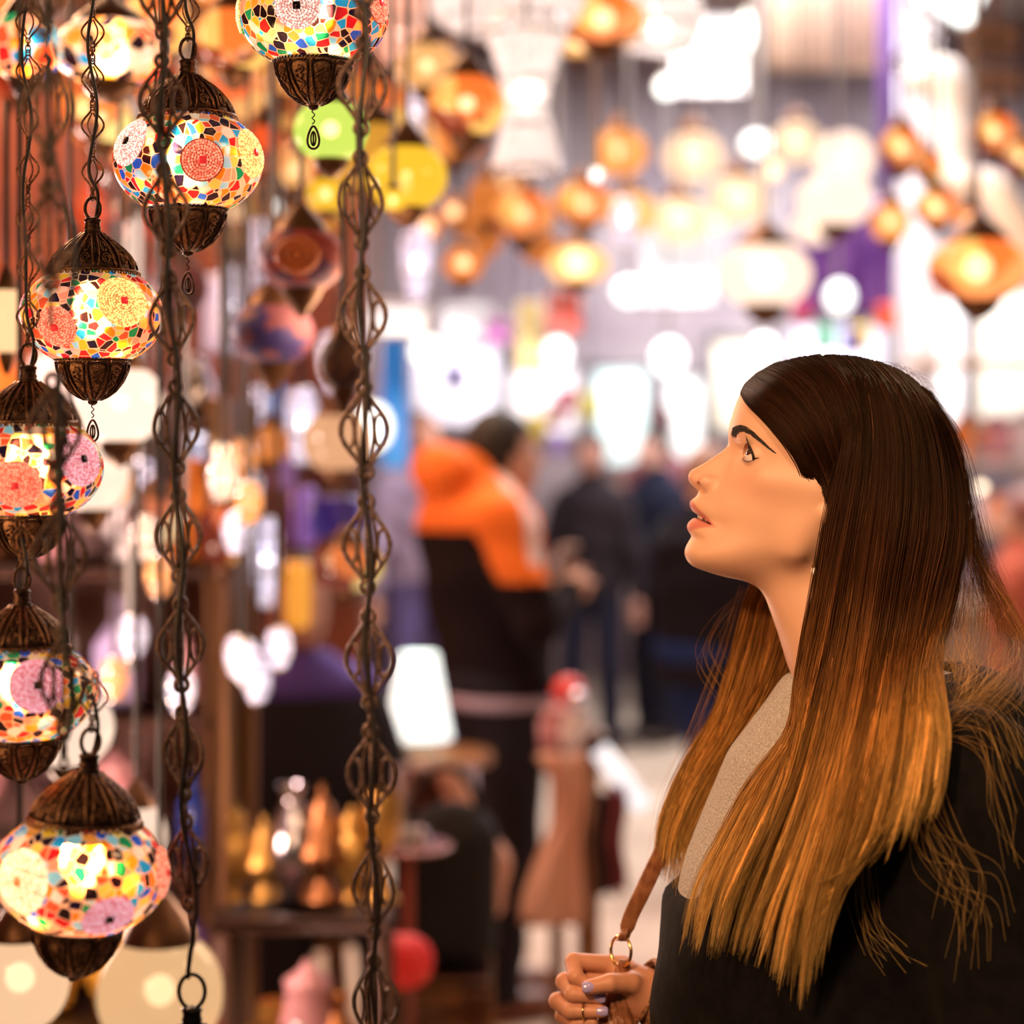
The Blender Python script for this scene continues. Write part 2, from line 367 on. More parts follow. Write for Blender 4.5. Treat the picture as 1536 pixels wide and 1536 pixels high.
def woman():
    root = empty('person', (PX(1290, 2.0), 2.0, 0), 'young woman in a black coat with long ombre hair looking up at the lanterns', 'person')
    rl = np.array(root.location)
    # ---- skin
    skin = mat('skin', (.74,.43,.29), .47); b = BS(skin)
    vc = N(skin, 'ShaderNodeVertexColor'); vc.layer_name = 'Col'; L(skin, vc.outputs[0], b.inputs['Base Color'])
    b.inputs['Subsurface Weight'].default_value = .12; b.inputs['Subsurface Radius'].default_value = (1,.35,.2); b.inputs['Subsurface Scale'].default_value = .006
    tc = N(skin, 'ShaderNodeTexCoord'); n = N(skin, 'ShaderNodeTexNoise', Scale=900., Detail=2.); L(skin, tc.outputs['Object'], n.inputs['Vector'])
    bp = N(skin, 'ShaderNodeBump', Strength=.08, Distance=.0006); L(skin, n.outputs['Fac'], bp.inputs['Height']); L(skin, bp.outputs[0], b.inputs['Normal'])
    V, Q = surface(head_F, (-112,-82,-205), (124,82,122), HRES)
    V = relax(V, Q); col = skin_col(V); Vw = h2w(V)
    Vh, Qh = hand_surface()
    nh = len(V); colh = np.tile(np.array([.60,.28,.17]), (len(Vh), 1))
    # the arm inside the sleeve joins the hand to the neck
    pa = catmull([np.array((.30,2.02,1.44)), np.array((.36,2.15,1.40)), np.array((.36,2.22,1.10)), hp(1330,1330,20)], 24); Va, Fa = tube_arrays(pa, np.linspace(.05,.028,24), 12, cap=False)
    o0 = len(V)+len(Vh); near = lambda A, p: int(np.argmin(((A-p)**2).sum(1)))
    br = [[near(Vw, Va[q]), o0+q, o0+(q+1)%12] for q in range(12)]+[[nh+near(Vh, Va[-12+q]), o0+len(Va)-12+(q+1)%12, o0+len(Va)-12+q] for q in range(12)]
    VV = np.concatenate([Vw, Vh, Va]); QQ = [np.concatenate([Q, Qh+nh, Fa[0]+o0]), np.array(br)]; cc = np.concatenate([col, colh, np.tile(np.array([.66,.38,.26]), (len(Va), 1))])
    if False:
        VV = np.concatenate([Vw, Vh]); QQ = np.concatenate([Q, Qh+nh]); cc = np.concatenate([col, colh])
    me = mesh('body', VV-rl, QQ, skin); set_color(me, cc); link('body', me, root)
    # ---- eyes
    sclera = mat('eye_white', (.80,.70,.66), .12); iris = mat('iris', (.07,.03,.015), .15); pup = mat('pupil', (.005,.005,.005), .08)
    gz = np.array([math.cos(math.radians(16)), 0., math.sin(math.radians(16))])
    for sg in (1, -1):
        g = np.array([math.cos(.38), .42, math.sin(.38)]); g /= np.linalg.norm(g)
        seg, rings = 48, 32; th = np.linspace(0, math.pi, rings*2+1); a = np.arange(seg)*2*math.pi/seg
        e1 = np.cross(g, [0,0,1.]); e1 /= np.linalg.norm(e1); e2 = np.cross(e1, g)
        rad = 12.25+.55*np.exp(-(th/.42)**4)
        V = (rad*np.cos(th))[:, None, None]*g+(rad*np.sin(th))[:, None, None]*(np.cos(a)[None, :, None]*e1+np.sin(a)[None, :, None]*e2)
        V = V.reshape(-1, 3)+np.array([EYE[0], sg*EYE[1], EYE[2]])
        i = np.arange(rings*2)[:, None]*seg; j = np.arange(seg)[None, :]; k = (j+1) % seg
        F = np.stack([i+j, i+seg+j, i+seg+k, i+k], -1).reshape(-1, 4)
        tt = np.repeat((th[:-1]+th[1:])/2, seg); mi = np.where(tt < .22, 2, np.where(tt < .52, 1, 0))
        link('eye', mesh('eye', h2w(V)-rl, F, None, True, [sclera, iris, pup], mi), root)
    # ---- teeth
    tm = mat('teeth', (.75,.66,.58), .25); mb = MB()
    for i in range(-2, 3):
        w = [4.2,3.6,3.8,3.2,3.][abs(i)]; x = (i+.0)*7.0*(1 if abs(i) < 2 else .93); 
        f = 96.5-.034*x*x
        mb.ball((f, x, -65.6), (2.6, 3.7, 4.4), 12, 8)
    V = np.concatenate(mb.V); link('teeth', mesh('teeth', h2w(V)-rl, np.concatenate(mb.F[(4,0)]), tm), root)
    # ---- lashes, liner, brows
    lash = mat('lash', (.008,.005,.004), .6)
    def lid_pt(sg, t, top=True, r=13.9):
        az = math.radians(8+62*t); el = math.radians((-6-13*t+38*max(1-t*t, 0)**.62) if top else (-6-13*t-27*max(1-t*t, 0)**.75))
        return np.array([EYE[0]+r*math.cos(el)*math.cos(az), sg*(EYE[1]+r*math.cos(el)*math.sin(az)), EYE[2]+r*math.sin(el)])
    for sg in (1, -1):
        mb = MB()
        T = np.linspace(-.85, 1.0, 30)
        mb.tube([h2w(lid_pt(sg, t, True, 13.6)) for t in T], [.0014*(.35+.65*(q/29)) for q in range(30)], 6)
        w0 = lid_pt(sg, .98, True, 13.7); mb.tube([h2w(w0), h2w(w0+[-2.2, sg*1.0, .6]), h2w(w0+[-4.6, sg*1.5, 2.0])], [.0009, .0006, .0001], 5)
        mb.tube([h2w(lid_pt(sg, t, False, 13.3)) for t in T], .00028, 5)
        for t in np.linspace(-.75, .97, 58):
            t2 = t+random.uniform(-.01, .01)
            p = lid_pt(sg, t2, True, 13.6); d = p-np.array([EYE[0], sg*EYE[1], EYE[2]]); d /= np.linalg.norm(d)
            d = d*.9+np.array([.25, sg*.35*t, .1]); Ln = random.uniform(6, 8.5)*(.75+.35*max(t, 0))
            k = [p+d*Ln*s+np.array([0, 0, 1.])*Ln*(.75*s*s) for s in (0, .3, .6, 1)]
            mb.tube([h2w(q) for q in k], [.00022, .0002, .00014, .00003], 4)
        for t in np.linspace(-.6, .9, 26):
            p = lid_pt(sg, t, False, 13.5); d = p-np.array([EYE[0], sg*EYE[1], EYE[2]]); d /= np.linalg.norm(d)
            mb.tube([h2w(p), h2w(p+d*1.3+[0,0,-.4]), h2w(p+d*2.6+[0,0,-.4])], [.00010,.00008,.00002], 3)
        mb_obj = MB(); mb_obj.V = [np.concatenate(mb.V)-rl]; mb_obj.F = mb.F; mb_obj.n = mb.n
        mb_obj.obj('eyelashes', lash, root)
        # brow: short hairs lying on the skin
        bm = MB(); path = catmull([(11.,13.8),(19,17.6),(30,21.8),(38,21.0),(44,16.8),(50,11.0)], 60)
        def surf_f(l, u, off=0.):
            f0 = np.arange(20, 112, .5); v = head_F(f0, np.full_like(f0, l), np.full_like(f0, u)); w = np.nonzero(v < 0)[0]
            return (f0[w[-1]] if len(w) else 50)+.4+off
        grid = {}
        for k in range(640):
            s = random.random(); i = int(s*59); lc, uc = path[i]; tn = path[min(i+1, 59)]-path[max(i-1, 0)]; tn /= np.linalg.norm(tn)
            wd = 5.2*(1-.90*s)*(min(1, .55+s*4))+.4; o = random.uniform(-1, 1)*wd*(.9 if s > .08 else .6)
            l0 = lc-tn[1]*o; u0 = uc+tn[0]*o
            dr = tn*1.0+np.array([-tn[1], tn[0]])*(.55*(1-s) if o < 0 else -.1); ln = random.uniform(3.5, 6)*(1-.3*s)
            l1 = l0+dr[0]*ln; u1 = u0+dr[1]*ln
            pts = [h2w(np.array([surf_f(a, c, ofs), sg*a, c])) for a, c, ofs in ((l0,u0,-.2), ((l0+l1)/2,(u0+u1)/2,.25), (l1,u1,.1))]
            bm.tube(np.array(pts)-rl, [.00022, .00022, .00006], 4)
        bm.obj('eyebrow', mat('brow_hair', (.02,.010,.007), .6) if sg == 1 else D2.materials['brow_hair'], root)
    # ---- clothing
    coat_m = mat('black_wool', (.006,.005,.005), .95, Specular_IOR_Level=.12); noisy(coat_m, (.003,.0025,.003), (.007,.006,.0065), 60, 4, .4, .003); BS(coat_m).inputs['Sheen Weight'].default_value = .02
    SXc = lambda px, d=2.0: PX(px, d)
    global coat_F
    def coat_F(X, Y, Z):
        tz = lambda pts: np.interp(Z, [a for a, b in pts], [b for a, b in pts])
        cx = tz([(.85,.345),(1.1,.335),(1.3,.335),(1.45,.36)]); hx = tz([(.5,.235),(.85,.215),(1.1,.200),(1.25,.200),(1.38,.180),(1.46,.12)]); hy = tz([(.85,.20),(1.2,.175),(1.35,.185),(1.42,.16),(1.47,.11)])
        q = (np.sqrt(((X-cx)/hx)**2+((Y-2.0)/hy)**2)-1)*.15
        F = smax(q, Z-1.475, .05); F = np.maximum(F, .55-Z)
        sh = s_cap(X, Y, Z, (.385,1.835,1.405), (.365,2.165,1.405), .072)
        F = smin(F, sh, .07)
        for y0, y1, x1 in ((1.83,1.79,.45), (2.17,2.22,.36)):
            F = smin(F, s_cap(X, Y, Z, (.395,y0,1.40), (x1,y1,1.08), .074, .062), .03)
        F = smin(F, s_cap(X, Y, Z, (.45,1.79,1.08), (.36,1.76,.84), .056, .05), .02)
        F = smin(F, s_cap(X, Y, Z, (.36,2.22,1.08), (.23,2.17,1.10), .056, .048), .02)
        # collar behind the neck
        F = smin(F, s_ell(X, Y, Z, (.42,2.0,1.455), (.06,.11,.045)), .04)
        # folds
        F = F+.0045*np.sin(Z*38+X*20+2*np.sin(Y*16))*np.clip((1.35-Z)*6, 0, 1)
        # neck opening and the open front, turned a little to the camera
        v = np.interp(X, [.10,.165,.186,.217,.258,.30], [1.285,1.292,1.328,1.380,1.440,1.47])+np.maximum(abs(Y-1.97)-.12, 0)*.8-Z; F = smax(F, -np.maximum(np.maximum(v, X-.31), Z-1.6), .010)
        F = np.maximum(F, -(s_cap(X, Y, Z, (.345,2.0,1.3), (.345,2.0,1.6), .072)))
        return F
    V, Q = surface(coat_F, (.05,1.66,.53), (.62,2.34,1.56), .0065)
    cm = mesh('coat', V-rl, Q, coat_m); link('coat', cm, root)
    sw = mat('cream_knit', (.5,.45,.4), .95); noisy(sw, (.36,.32,.28), (.56,.52,.47), 420, 3, .9, .004)
    def sweat_F(X, Y, Z):
        cx = np.interp(Z, [1.0,1.2,1.32,1.42,1.50], [.30,.300,.305,.325,.34]); hx = np.interp(Z, [1.0,1.2,1.28,1.36,1.42,1.47,1.5], [.155,.155,.150,.135,.122,.094,.080])
        hy = np.interp(Z, [1.0,1.3,1.42,1.5], [.16,.16,.12,.072])
        F = (np.sqrt(((X-cx)/hx)**2+((Y-2.0)/hy)**2)-1)*.12
        F = np.maximum(F, .82-Z); F = smax(F, Z-1.495, .012)
        return F
    V, Q = surface(sweat_F, (.10,1.8,.8), (.5,2.2,1.53), .006)
    link('sweater', mesh('sweater', V-rl, Q, sw), root)
    # legs and boots below the coat
    tr = mat('dark_denim', (.012,.014,.03), .85)
    def legs(X, Y, Z): return np.maximum(np.minimum(s_cap(X, Y, Z, (.34,1.90,.90), (.34,1.90,.10), .085, .05), s_cap(X, Y, Z, (.34,2.10,.90), (.34,2.10,.10), .085, .05)), np.maximum(.06-Z, Z-.95))
    V, Q = surface(lambda X, Y, Z: smin(legs(X, Y, Z), s_ell(X, Y, Z, (.34,2.0,.88), (.13,.17,.12)), .03), (.15,1.7,.03), (.5,2.3,1.05), .014); link('trousers', mesh('trousers', V-rl, Q, tr), root)
    for y in (1.90, 2.10):
        V, Q = surface(lambda X, Y, Z: np.maximum(smin(s_ell(X, Y, Z, (.27,y,.045), (.13,.045,.045)), s_cap(X, Y, Z, (.34,y,.05), (.345,y,.24), .05, .062), .03), .003-Z), (.1,y-.1,0), (.46,y+.1,.30), .009); link('boot', mesh('boot', V-rl, Q, mat('boot_leather', (.02,.012,.01), .4)), root)
    return root, rl
HD = 2.06
def hp(cx, cy, y=0.):
    """a point of the hand close-up: picture place plus depth in mm"""
    v = P(780+cx/5.12, 1250+cy/5.12, HD+y/1000); return np.array(v)
FING = {'index': [(770,1010,16),(415,985,6),(425,1100,-10),(520,1165,-12)], 'middle': [(790,1120,20),(345,1140,6),(410,1235,-12),(610,1262,-16)],
        'ring': [(800,1225,20),(290,1290,6),(390,1365,-12),(630,1368,-17)], 'little': [(800,1320,18),(330,1400,9),(420,1455,-8),(560,1450,-12)],
        'thumb': [(960,1235,2),(850,1150,-12),(690,1150,-24),(530,1182,-28)]}
FR = {'index': (9.0,8.5,7.6,6.2), 'middle': (9.2,8.8,7.9,6.4), 'ring': (9.0,8.4,7.6,6.2), 'little': (8.2,7.4,6.6,5.6), 'thumb': (12.5,10.4,9.0,7.3)}
def hand_F(X, Y, Z):
    mm = .001; F = None
    for k, pts in FING.items():
        g = None
        for i in range(3):
            c = s_cap(X, Y, Z, hp(*pts[i]), hp(*pts[i+1]), FR[k][i]*mm, FR[k][i+1]*mm)
            g = c if g is None else smin(g, c, .0022)
        # knuckle swell and crease
        F = g if F is None else smin(F, g, .0016)
    palm = smin(s_cap(X, Y, Z, hp(790,1060,14), hp(810,1330,14), .0135, .0125), s_cap(X, Y, Z, hp(900,1130,8), hp(900,1330,10), .014, .013), .01)
    palm = smin(palm, s_cap(X, Y, Z, hp(840,1200,8), hp(1010,1240,8), .019, .0205), .012)
    palm = smin(palm, s_cap(X, Y, Z, hp(1010,1240,8), hp(1330,1330,20), .0205, .027), .01)
    palm = smin(palm, s_cap(X, Y, Z, hp(540,1060,20), hp(780,1060,20), .0085, .012), .006)
    return smin(F, palm, .006)
def hand_surface():
    a = hp(180, 780, 0); b = hp(1360, 1560, 0)
    return surface(hand_F, (a[0], HD-.055, b[2]-.03), (b[0], HD+.06, a[2]), .0012 if HRES < 1.5 else .002)
def hand_extras(root, rl):
    nm = mat('lilac_nail_polish', (.42,.36,.72), .12)
    for k, ext in (('thumb', None), ('middle', None), ('ring', None), ('index', None)):
        a = hp(*FING[k][2]); b = hp(*FING[k][3]); d = b-a; d /= np.linalg.norm(d)
        out = np.array([0, -1., .28]) if k != 'thumb' else np.array([0, -1., .35]); out -= d*(out@d); out /= np.linalg.norm(out); s = np.cross(d, out)
        r = FR[k][3]/1000; R = np.stack([d, s, out], 1)
        mb = MB(); th = np.linspace(-1.05, 1.05, 9); uu = np.linspace(-.9, 1.25, 10); V = []
        for u in uu:
            w = math.sqrt(max(1-abs((u-.1)/1.22)**3.2, .0))
            for t in th: V.append([u*r*.85, math.sin(t*w)*r*.92, math.cos(t*w)*(r*.97)+.0005-.0012*max(u, 0)**2])
        V = np.array(V)@R.T+b-rl; i = np.arange(9)[:, None]*9; j = np.arange(8)[None]
        F = np.stack([i+j, i+j+1, i+j+10, i+j+9], -1).reshape(-1, 4); mb.add(V, F)
        o = mb.obj('fingernail', nm, root); sol = o.modifiers.new('s', 'SOLIDIFY'); sol.thickness = .0006
    gold = D2.materials.get('gold') or mat('gold', (.95,.62,.22), .18, 1.)
    for k, t, rr in (('ring', .42, 8.6), ('little', .8, 8.)):
        i0 = 2 if k == 'ring' else 0
        a = hp(*FING[k][i0]); b = hp(*FING[k][i0+1]); p = a+(b-a)*t; d = (b-a)/np.linalg.norm(b-a); u = np.cross(d, [0,1.,.1]); u /= np.linalg.norm(u); v = np.cross(d, u)
        r = rr/1000; q = [p+r*(math.cos(x)*u+math.sin(x)*v)-rl for x in np.linspace(0, 2*math.pi, 24, endpoint=False)]
        mb = MB(); mb.tube(q, .0011, 6, True); mb.obj('finger_ring', gold, root)
    # ribbed brown cuff at the wrist
    cm = mat('brown_cuff', (.30,.12,.05), .7); noisy(cm, (.10,.035,.015), (.42,.20,.09), 240, 3, .6, .003)
    n = 60; seg = 28; a = hp(935, 1195, 9); b = hp(1400, 1340, 24); V = []
    d = (b-a)/np.linalg.norm(b-a); u = np.cross(d, [0,1.,0]); u /= np.linalg.norm(u); v = np.cross(d, u)
    for i in range(n):
        t = i/(n-1); rr = .0245+.016*t+.0022*math.sin(t*46)
        for j in range(seg):
            x = 2*math.pi*j/seg; V.append(a+(b-a)*t+rr*(1+.05*math.sin(3*x+9*t))*(math.cos(x)*u*1.18+math.sin(x)*v))
    i = np.arange(n-1)[:, None]*seg; j = np.arange(seg)[None]; k = (j+1) % seg
    F = np.stack([i+j, i+k, i+seg+k, i+seg+j], -1).reshape(-1, 4)
    o = link('cuff', mesh('cuff', np.array(V)-rl, F, cm), root); sol = o.modifiers.new('s', 'SOLIDIFY'); sol.thickness = .003
def handbag():
    le = mat('tan_leather', (.27,.10,.045), .42); noisy(le, (.20,.07,.03), (.34,.14,.065), 90, 5, .25, .002)
    gold = D2.materials.get('gold') or mat('gold', (.95,.62,.22), .18, 1.)
    c = hp(775, 905, -2); root = empty('handbag', tuple(c), 'tan leather handbag strap on a gold ring held in the raised hand', 'handbag'); rl = c
    mb = MB(); r = .0145; e1 = np.array([.62, -.75, 0.12]); e1 /= np.linalg.norm(e1); e2 = np.array([.16, 0, 1.]); e2 -= e1*(e1@e2); e2 /= np.linalg.norm(e2)
    mb.tube([c+r*(math.cos(x)*e1+math.sin(x)*e2)-rl for x in np.linspace(0, 2*math.pi, 48, endpoint=False)], .0016, 8, True); mb.obj('ring', gold, root)
    # strap
    path = catmull([hp(800,800,-3), hp(850,640,-2), hp(930,470,0), hp(1010,300,12), hp(1090,130,34), hp(1190,-90,50), hp(1290,-280,60), np.array(P(1090,1110,2.15)), np.array(P(1180,1040,2.18))], 60)
    V = []
    for i, p in enumerate(path):
        t = path[min(i+1, 59)]-path[max(i-1, 0)]; t /= np.linalg.norm(t); w = np.cross(t, [.25, -1., 0.]); w /= np.linalg.norm(w); nn = np.cross(t, w)
        hw = .0072+.0012*min(i, 12)/12-(.002 if i < 2 else 0); th = .0016
        for a, b in ((-1,-1),(1,-1),(1,1),(-1,1)): V.append(p+w*a*hw+nn*b*th-rl)
    i = np.arange(59)[:, None]*4; j = np.arange(4)[None]; k = (j+1) % 4
    F = np.concatenate([np.stack([i+j, i+k, i+4+k, i+4+j], -1).reshape(-1, 4), [[3,2,1,0],[236,237,238,239]]])
    o = link('strap', mesh('strap', V, F, le, False), root); bv = o.modifiers.new('b', 'BEVEL'); bv.width = .0008; bv.segments = 2
    mb = MB(); mb.tube([hp(800,812,-3)+[ -.0062+.0006*q,0,-.0006*q]-rl for q in range(2)], .002, 6)
    for s in (-1, 0, 1): mb.tube(np.array([hp(782+16*s,822,-5), hp(795+14*s,780,-6), hp(815+10*s,730,-5)])-rl, [.0022,.0026,.002], 8)
    mb.obj('strap_loop', le, root)
    # gathered leather under the ring, inside the fist and hanging below it
    def gF(X, Y, Z):
        F = s_cap(X, Y, Z, hp(790,1010,-2), hp(770,1300,2), .006, .012); F = smin(F, s_cap(X, Y, Z, hp(770,1300,2), hp(740,1560,4), .012, .022), .008)
        F = smin(F, s_ell(X, Y, Z, hp(690,1860,6), (.08,.035,.04)), .03)
        return F+.0012*np.sin((X-.03)*900+Z*260)
    a = hp(100, 960, 0); b = hp(1200, 2150, 0)
    V, Q = surface(gF, (a[0], HD-.06, b[2]), (b[0], HD+.07, a[2]), .0022); link('bag_body', mesh('bag_body', V-rl, Q, le), root)
def earring(root, rl):
    c = np.array(P(1221, 857, 1.925)); gold = D2.materials['gold']; pm = mat('pearl', (.85,.74,.66), .15)
    mb = MB(); mb.ball(c-rl, (.0029,.0029,.0034), 16, 12); e = mb.obj('earring', pm, root)
    mb = MB(); a = np.array(P(1228, 800, 1.932)); mb.tube([a-rl, (a+c)/2+[-.0006,0,0]-rl, c+[0,0,.0036]-rl], .0004, 5)
    mb.tube([c-rl+[.0018*math.cos(x), 0, .0052+.0018*math.sin(x)] for x in np.linspace(0, 6.28, 10, endpoint=False)], .0004, 5, True)
    mb.obj('earring_hook', gold, root)
# ---------------------------------------------------------------- hair
HELL = ((-7,0,42), (107,81,81))
def shell_depth(px, py, off=0.):
    """metres towards the camera of the hair surface over the skull at a pixel"""
    y = .06
    for _ in range(3):
        w = np.array([PX(px, 2-y), 2., PZ(py, 2-y)]); q = w2h(w); (cf, _c, cu), (rf, rl_, ru) = HELL
        k = 1-((q[0]-cf)/(rf+off))**2-((q[2]-cu)/(ru+off))**2
        y = (rl_+off)/1000*math.sqrt(max(k, 0.)) if k > 0 else 0.
    return y
def guide(pts, n=34, side=1):
    """pts: (px, py, depth or None)"""
    Q = []
    for p in pts:
        y = p[2] if len(p) > 2 and p[2] is not None else None
        s = shell_depth(p[0], p[1])
        y = s if y is None else (max(y, s) if side > 0 and y > 0 else y)
        q = P(p[0], p[1], 2-y)
        if side > 0:
            for _ in range(40):
                if q[2] > 1.53 or float(coat_F(np.float64(q[0]), np.float64(q[1]), np.float64(q[2]))) > .034: break
                y += .004; q = P(p[0], p[1], 2-y)
        Q.append(np.array(q))
    return catmull(Q, n)
def lock_bundle(G, nlocks, per, lockw, spread, seed, r0, thick=.016, v_of=None, tipvar=.16, frizz=.0012, vr=(0,1), taper=.35):
    """G (g,n,3): ordered guides; locks of strands between them"""
    rng = np.random.default_rng(seed); g, n, _ = G.shape; S_ = []; Tn = []
    t = np.linspace(0, 1, n)
    for a in range(nlocks):
        v = rng.uniform(*vr) if v_of is None else v_of(rng); x = v*(g-1); i = min(int(x), g-2); w = x-i
        c = G[i]*(1-w)+G[i+1]*w
        inw = rng.random()**1.5*thick
        tone = rng.normal(0, .22)+(.55 if rng.random() < .13 else 0); ph = rng.uniform(0, 6.28, 3); wave = np.stack([np.sin(t*rng.uniform(4,9)+ph[0]), np.sin(t*5+ph[1]), 0*t], 1)*(.0035*t**1.3)[:, None]
        cut = 1-rng.random()**2*tipvar
        for b in range(per):
            o = rng.normal(0, 1, 2)*lockw; conv = 1-taper*t**2
            ct = min(cut*(1-abs(rng.normal(0, .05))), 1.); tt = t*ct; k = tt*(n-1); k0 = np.minimum(k.astype(int), n-2); f = (k-k0)[:, None]
            base = (c[k0]*(1-f)+c[k0+1]*f)+wave
            tg = np.gradient(base, axis=0); tg /= np.linalg.norm(tg, axis=1, keepdims=True); sd = np.cross(tg, [0, 1., 0]); sd /= np.linalg.norm(sd, axis=1, keepdims=True)+1e-9
            env = np.minimum(1, .25+t*2.5)
            q = base+sd*(o[0]*conv*env)[:, None]+np.array([0, 1., 0])*((inw*(np.minimum(1, t*3)))+o[1]*conv*.5*env)[:, None]
            fz = rng.normal(0, 1, (4, 3)); q = q+(np.sin(t*11+fz[0, 0]*3)[:, None]*fz[1]+np.sin(t*23+fz[0, 1]*3)[:, None]*fz[2]*.5)*(frizz*t**1.5)[:, None]*np.array([1,.5,.6])
            S_.append(q); Tn.append((tone+rng.normal(0, .10), ct))
    S_ = np.array(S_); Tn = np.array(Tn); n_ = len(S_)
    R = np.full((n_, n), r0)*np.linspace(1, .8, n)[None]*(1-np.clip((t-.86)/.14, 0, 1)**2*.75)[None]; 
    return S_, R, Tn, t
def push_out(Q, gap):
    """keep strands outside the coat: move the points below its surface towards the camera"""
    Q = Q.copy(); sh = Q.shape; q = Q.reshape(-1, 3); m = (q[:, 2] < 1.53)
    q0 = q[m]
    for _ in range(10):
        F = coat_F(q0[:, 0], q0[:, 1], q0[:, 2]); w = F < gap
        if not w.any(): break
        st = np.where(w, np.clip(gap-F, .001, .03), 0)*1.1
        q0[:, 1] -= st; s = (q0[:, 1]/(q0[:, 1]+st)); q0[:, 0] *= s; q0[:, 2] = CAMZ+(q0[:, 2]-CAMZ)*s
    q[m] = q0; Q = q.reshape(sh)
    # smooth the push along every strand
    K = Q.copy(); K[:, 1:-1, 1] = (Q[:, :-2, 1]+2*Q[:, 1:-1, 1]+Q[:, 2:, 1])/4
    return np.where((sh[1] > 4), K, Q)
def hair_color(Z, tone, t):
    """ombre: dark roots to golden ends, by length along the strand"""
    stops = [(0,(.012,.0045,.0025)),(.20,(.020,.0075,.0038)),(.38,(.060,.021,.008)),(.55,(.19,.076,.020)),(.72,(.38,.185,.045)),(1.,(.58,.37,.12))]
    x = np.clip(t, 0, 1); A = np.array([s[0] for s in stops]); c = np.stack([np.interp(x, A, [s[1][k] for s in stops]) for k in range(3)], -1)
    return c*np.exp(tone*1.5)[..., None]
def hair(root, rl, dens=1.0):
    hm = mat('hair', (.1,.05,.02), .46); b = BS(hm); vc = N(hm, 'ShaderNodeVertexColor'); vc.layer_name = 'Col'; L(hm, vc.outputs[0], b.inputs['Base Color'])
    b.inputs['Specular IOR Level'].default_value = .16; b.inputs['Specular Tint'].default_value = (1.,.72,.45,1)
    # inner cap, so the scalp is covered
    def cap_F(f, l, u):
        F = s_ell(f, l, u, (-7,0,43), (101,75.5,74))
        cut = I(f, [(-120,-60),(-30,-30),(-8,-8),(15,6),(40,36),(62,46),(80,56),(95,61)])
        return smax(F, cut-u, 3.)
    V, Q = surface(cap_F, (-112,-82,-60), (104,82,124), 2.5)
    m = mesh('hair_cap', h2w(V)-rl, Q, mat('hair_root', (.016,.007,.004), .6)); link('hair_cap', m, root)
    sets = []
    front = [guide(p) for p in (
        [(1113,591),(1124,606),(1142,621),(1163,641),(1186,668),(1205,698),(1217,725),(1240,748),(1262,800,.072),(1272,870,.06)],
        [(1112,586),(1128,600),(1150,616),(1174,640),(1197,670),(1216,704),(1236,740),(1264,800,.076),(1276,870,.06)],
        [(1118,574),(1142,589),(1168,607),(1194,634),(1217,670),(1238,715),(1262,780,.080),(1282,860,.066)],
        [(1134,560),(1162,575),(1190,597),(1214,630),(1236,672),(1255,730),(1272,790,.082),(1290,860,.066)],
        [(1160,546),(1187,560),(1214,585),(1238,625),(1254,672),(1270,740),(1282,800,.082),(1296,860,.066)],
        [(1195,537),(1220,553),(1243,583),(1262,630),(1272,690),(1284,750),(1294,810,.082),(1302,870,.066)],
        [(1228,532),(1256,556),(1280,600),(1288,650),(1294,710),(1300,770),(1306,820,.080),(1310,870,.066)])]
    sets.append((np.array(front), 330, 16, .0022, 0, .00034, .006, dict(tipvar=.05, frizz=.0006, taper=.3), (.0,1.)))
    cur = [guide(p) for p in (
        [(1236,533),(1262,566),(1272,620),(1266,680,.085),(1252,745,.088),(1240,810,.090),(1229,870,.090),(1214,950,.088),(1200,1030,.090),(1190,1103,.095),(1134,1175,.105),(1082,1262,.112),(1046,1335,.115),(1020,1440,.115)],
        [(1250,533),(1282,572),(1290,640),(1281,720,.09),(1266,800,.093),(1250,880,.094),(1234,960,.094),(1212,1050,.096),(1183,1160,.108),(1132,1280,.122),(1098,1360,.130),(1080,1442,.132)],
        [(1268,534),(1302,576),(1315,650),(1310,750,.094),(1296,850,.096),(1280,950,.098),(1260,1050,.102),(1235,1150,.112),(1200,1260,.128),(1165,1350,.138),(1135,1450,.142)],
        [(1290,537),(1328,584),(1344,660),(1342,760,.094),(1328,860,.098),(1312,960,.102),(1296,1060,.108),(1272,1170,.120),(1238,1290,.136),(1212,1390,.146),(1200,1532,.15)],
        [(1316,543),(1356,592),(1376,670),(1378,770,.088),(1362,870,.094),(1345,970,.100),(1332,1070,.110),(1312,1170,.124),(1278,1280,.140),(1246,1370,.150),(1228,1462,.152)],
        [(1340,552),(1384,606),(1406,690),(1410,790,.076),(1392,880,.086),(1374,970,.096),(1362,1060,.112),(1352,1150,.130),(1336,1230,.142),(1300,1290,.150),(1245,1322,.152),(1215,1330,.152)],
        [(1360,563),(1404,622),(1428,700),(1438,790,.055),(1425,870,.070),(1405,950,.085),(1392,1020,.105),(1392,1080,.125),(1380,1150,.140),(1366,1220,.150),(1350,1290,.152)],
        [(1376,576),(1417,636),(1438,706,.02),(1447,780,.03),(1440,860,.05),(1425,930,.07),(1412,990,.09),(1418,1050,.115),(1428,1110,.14),(1420,1180,.155),(1400,1240,.16)])]
    sets.append((np.array(cur), int(330*dens), 20, .0025, 0, .00034, .030, dict(tipvar=.34, taper=.62), (0,1)))
    back = [guide(p) for p in (
        [(1380,580),(1424,650),(1442,730,.015),(1448,790,.02),(1440,860,.03),(1425,940,.05),(1425,1000,.07),(1445,1040,.09),(1470,1060,.10)],
        [(1390,588),(1430,660),(1446,740,.01),(1456,800,.01),(1470,850,.0),(1495,900,.0),(1515,960,.02),(1500,1010,.05),(1450,1050,.09),(1400,1085,.12)],
        [(1392,590),(1432,664),(1447,745,.005),(1466,820,-.01),(1500,890,-.01),(1530,950,.0),(1545,1000,.03),(1520,1060,.06),(1480,1130,.12)])]
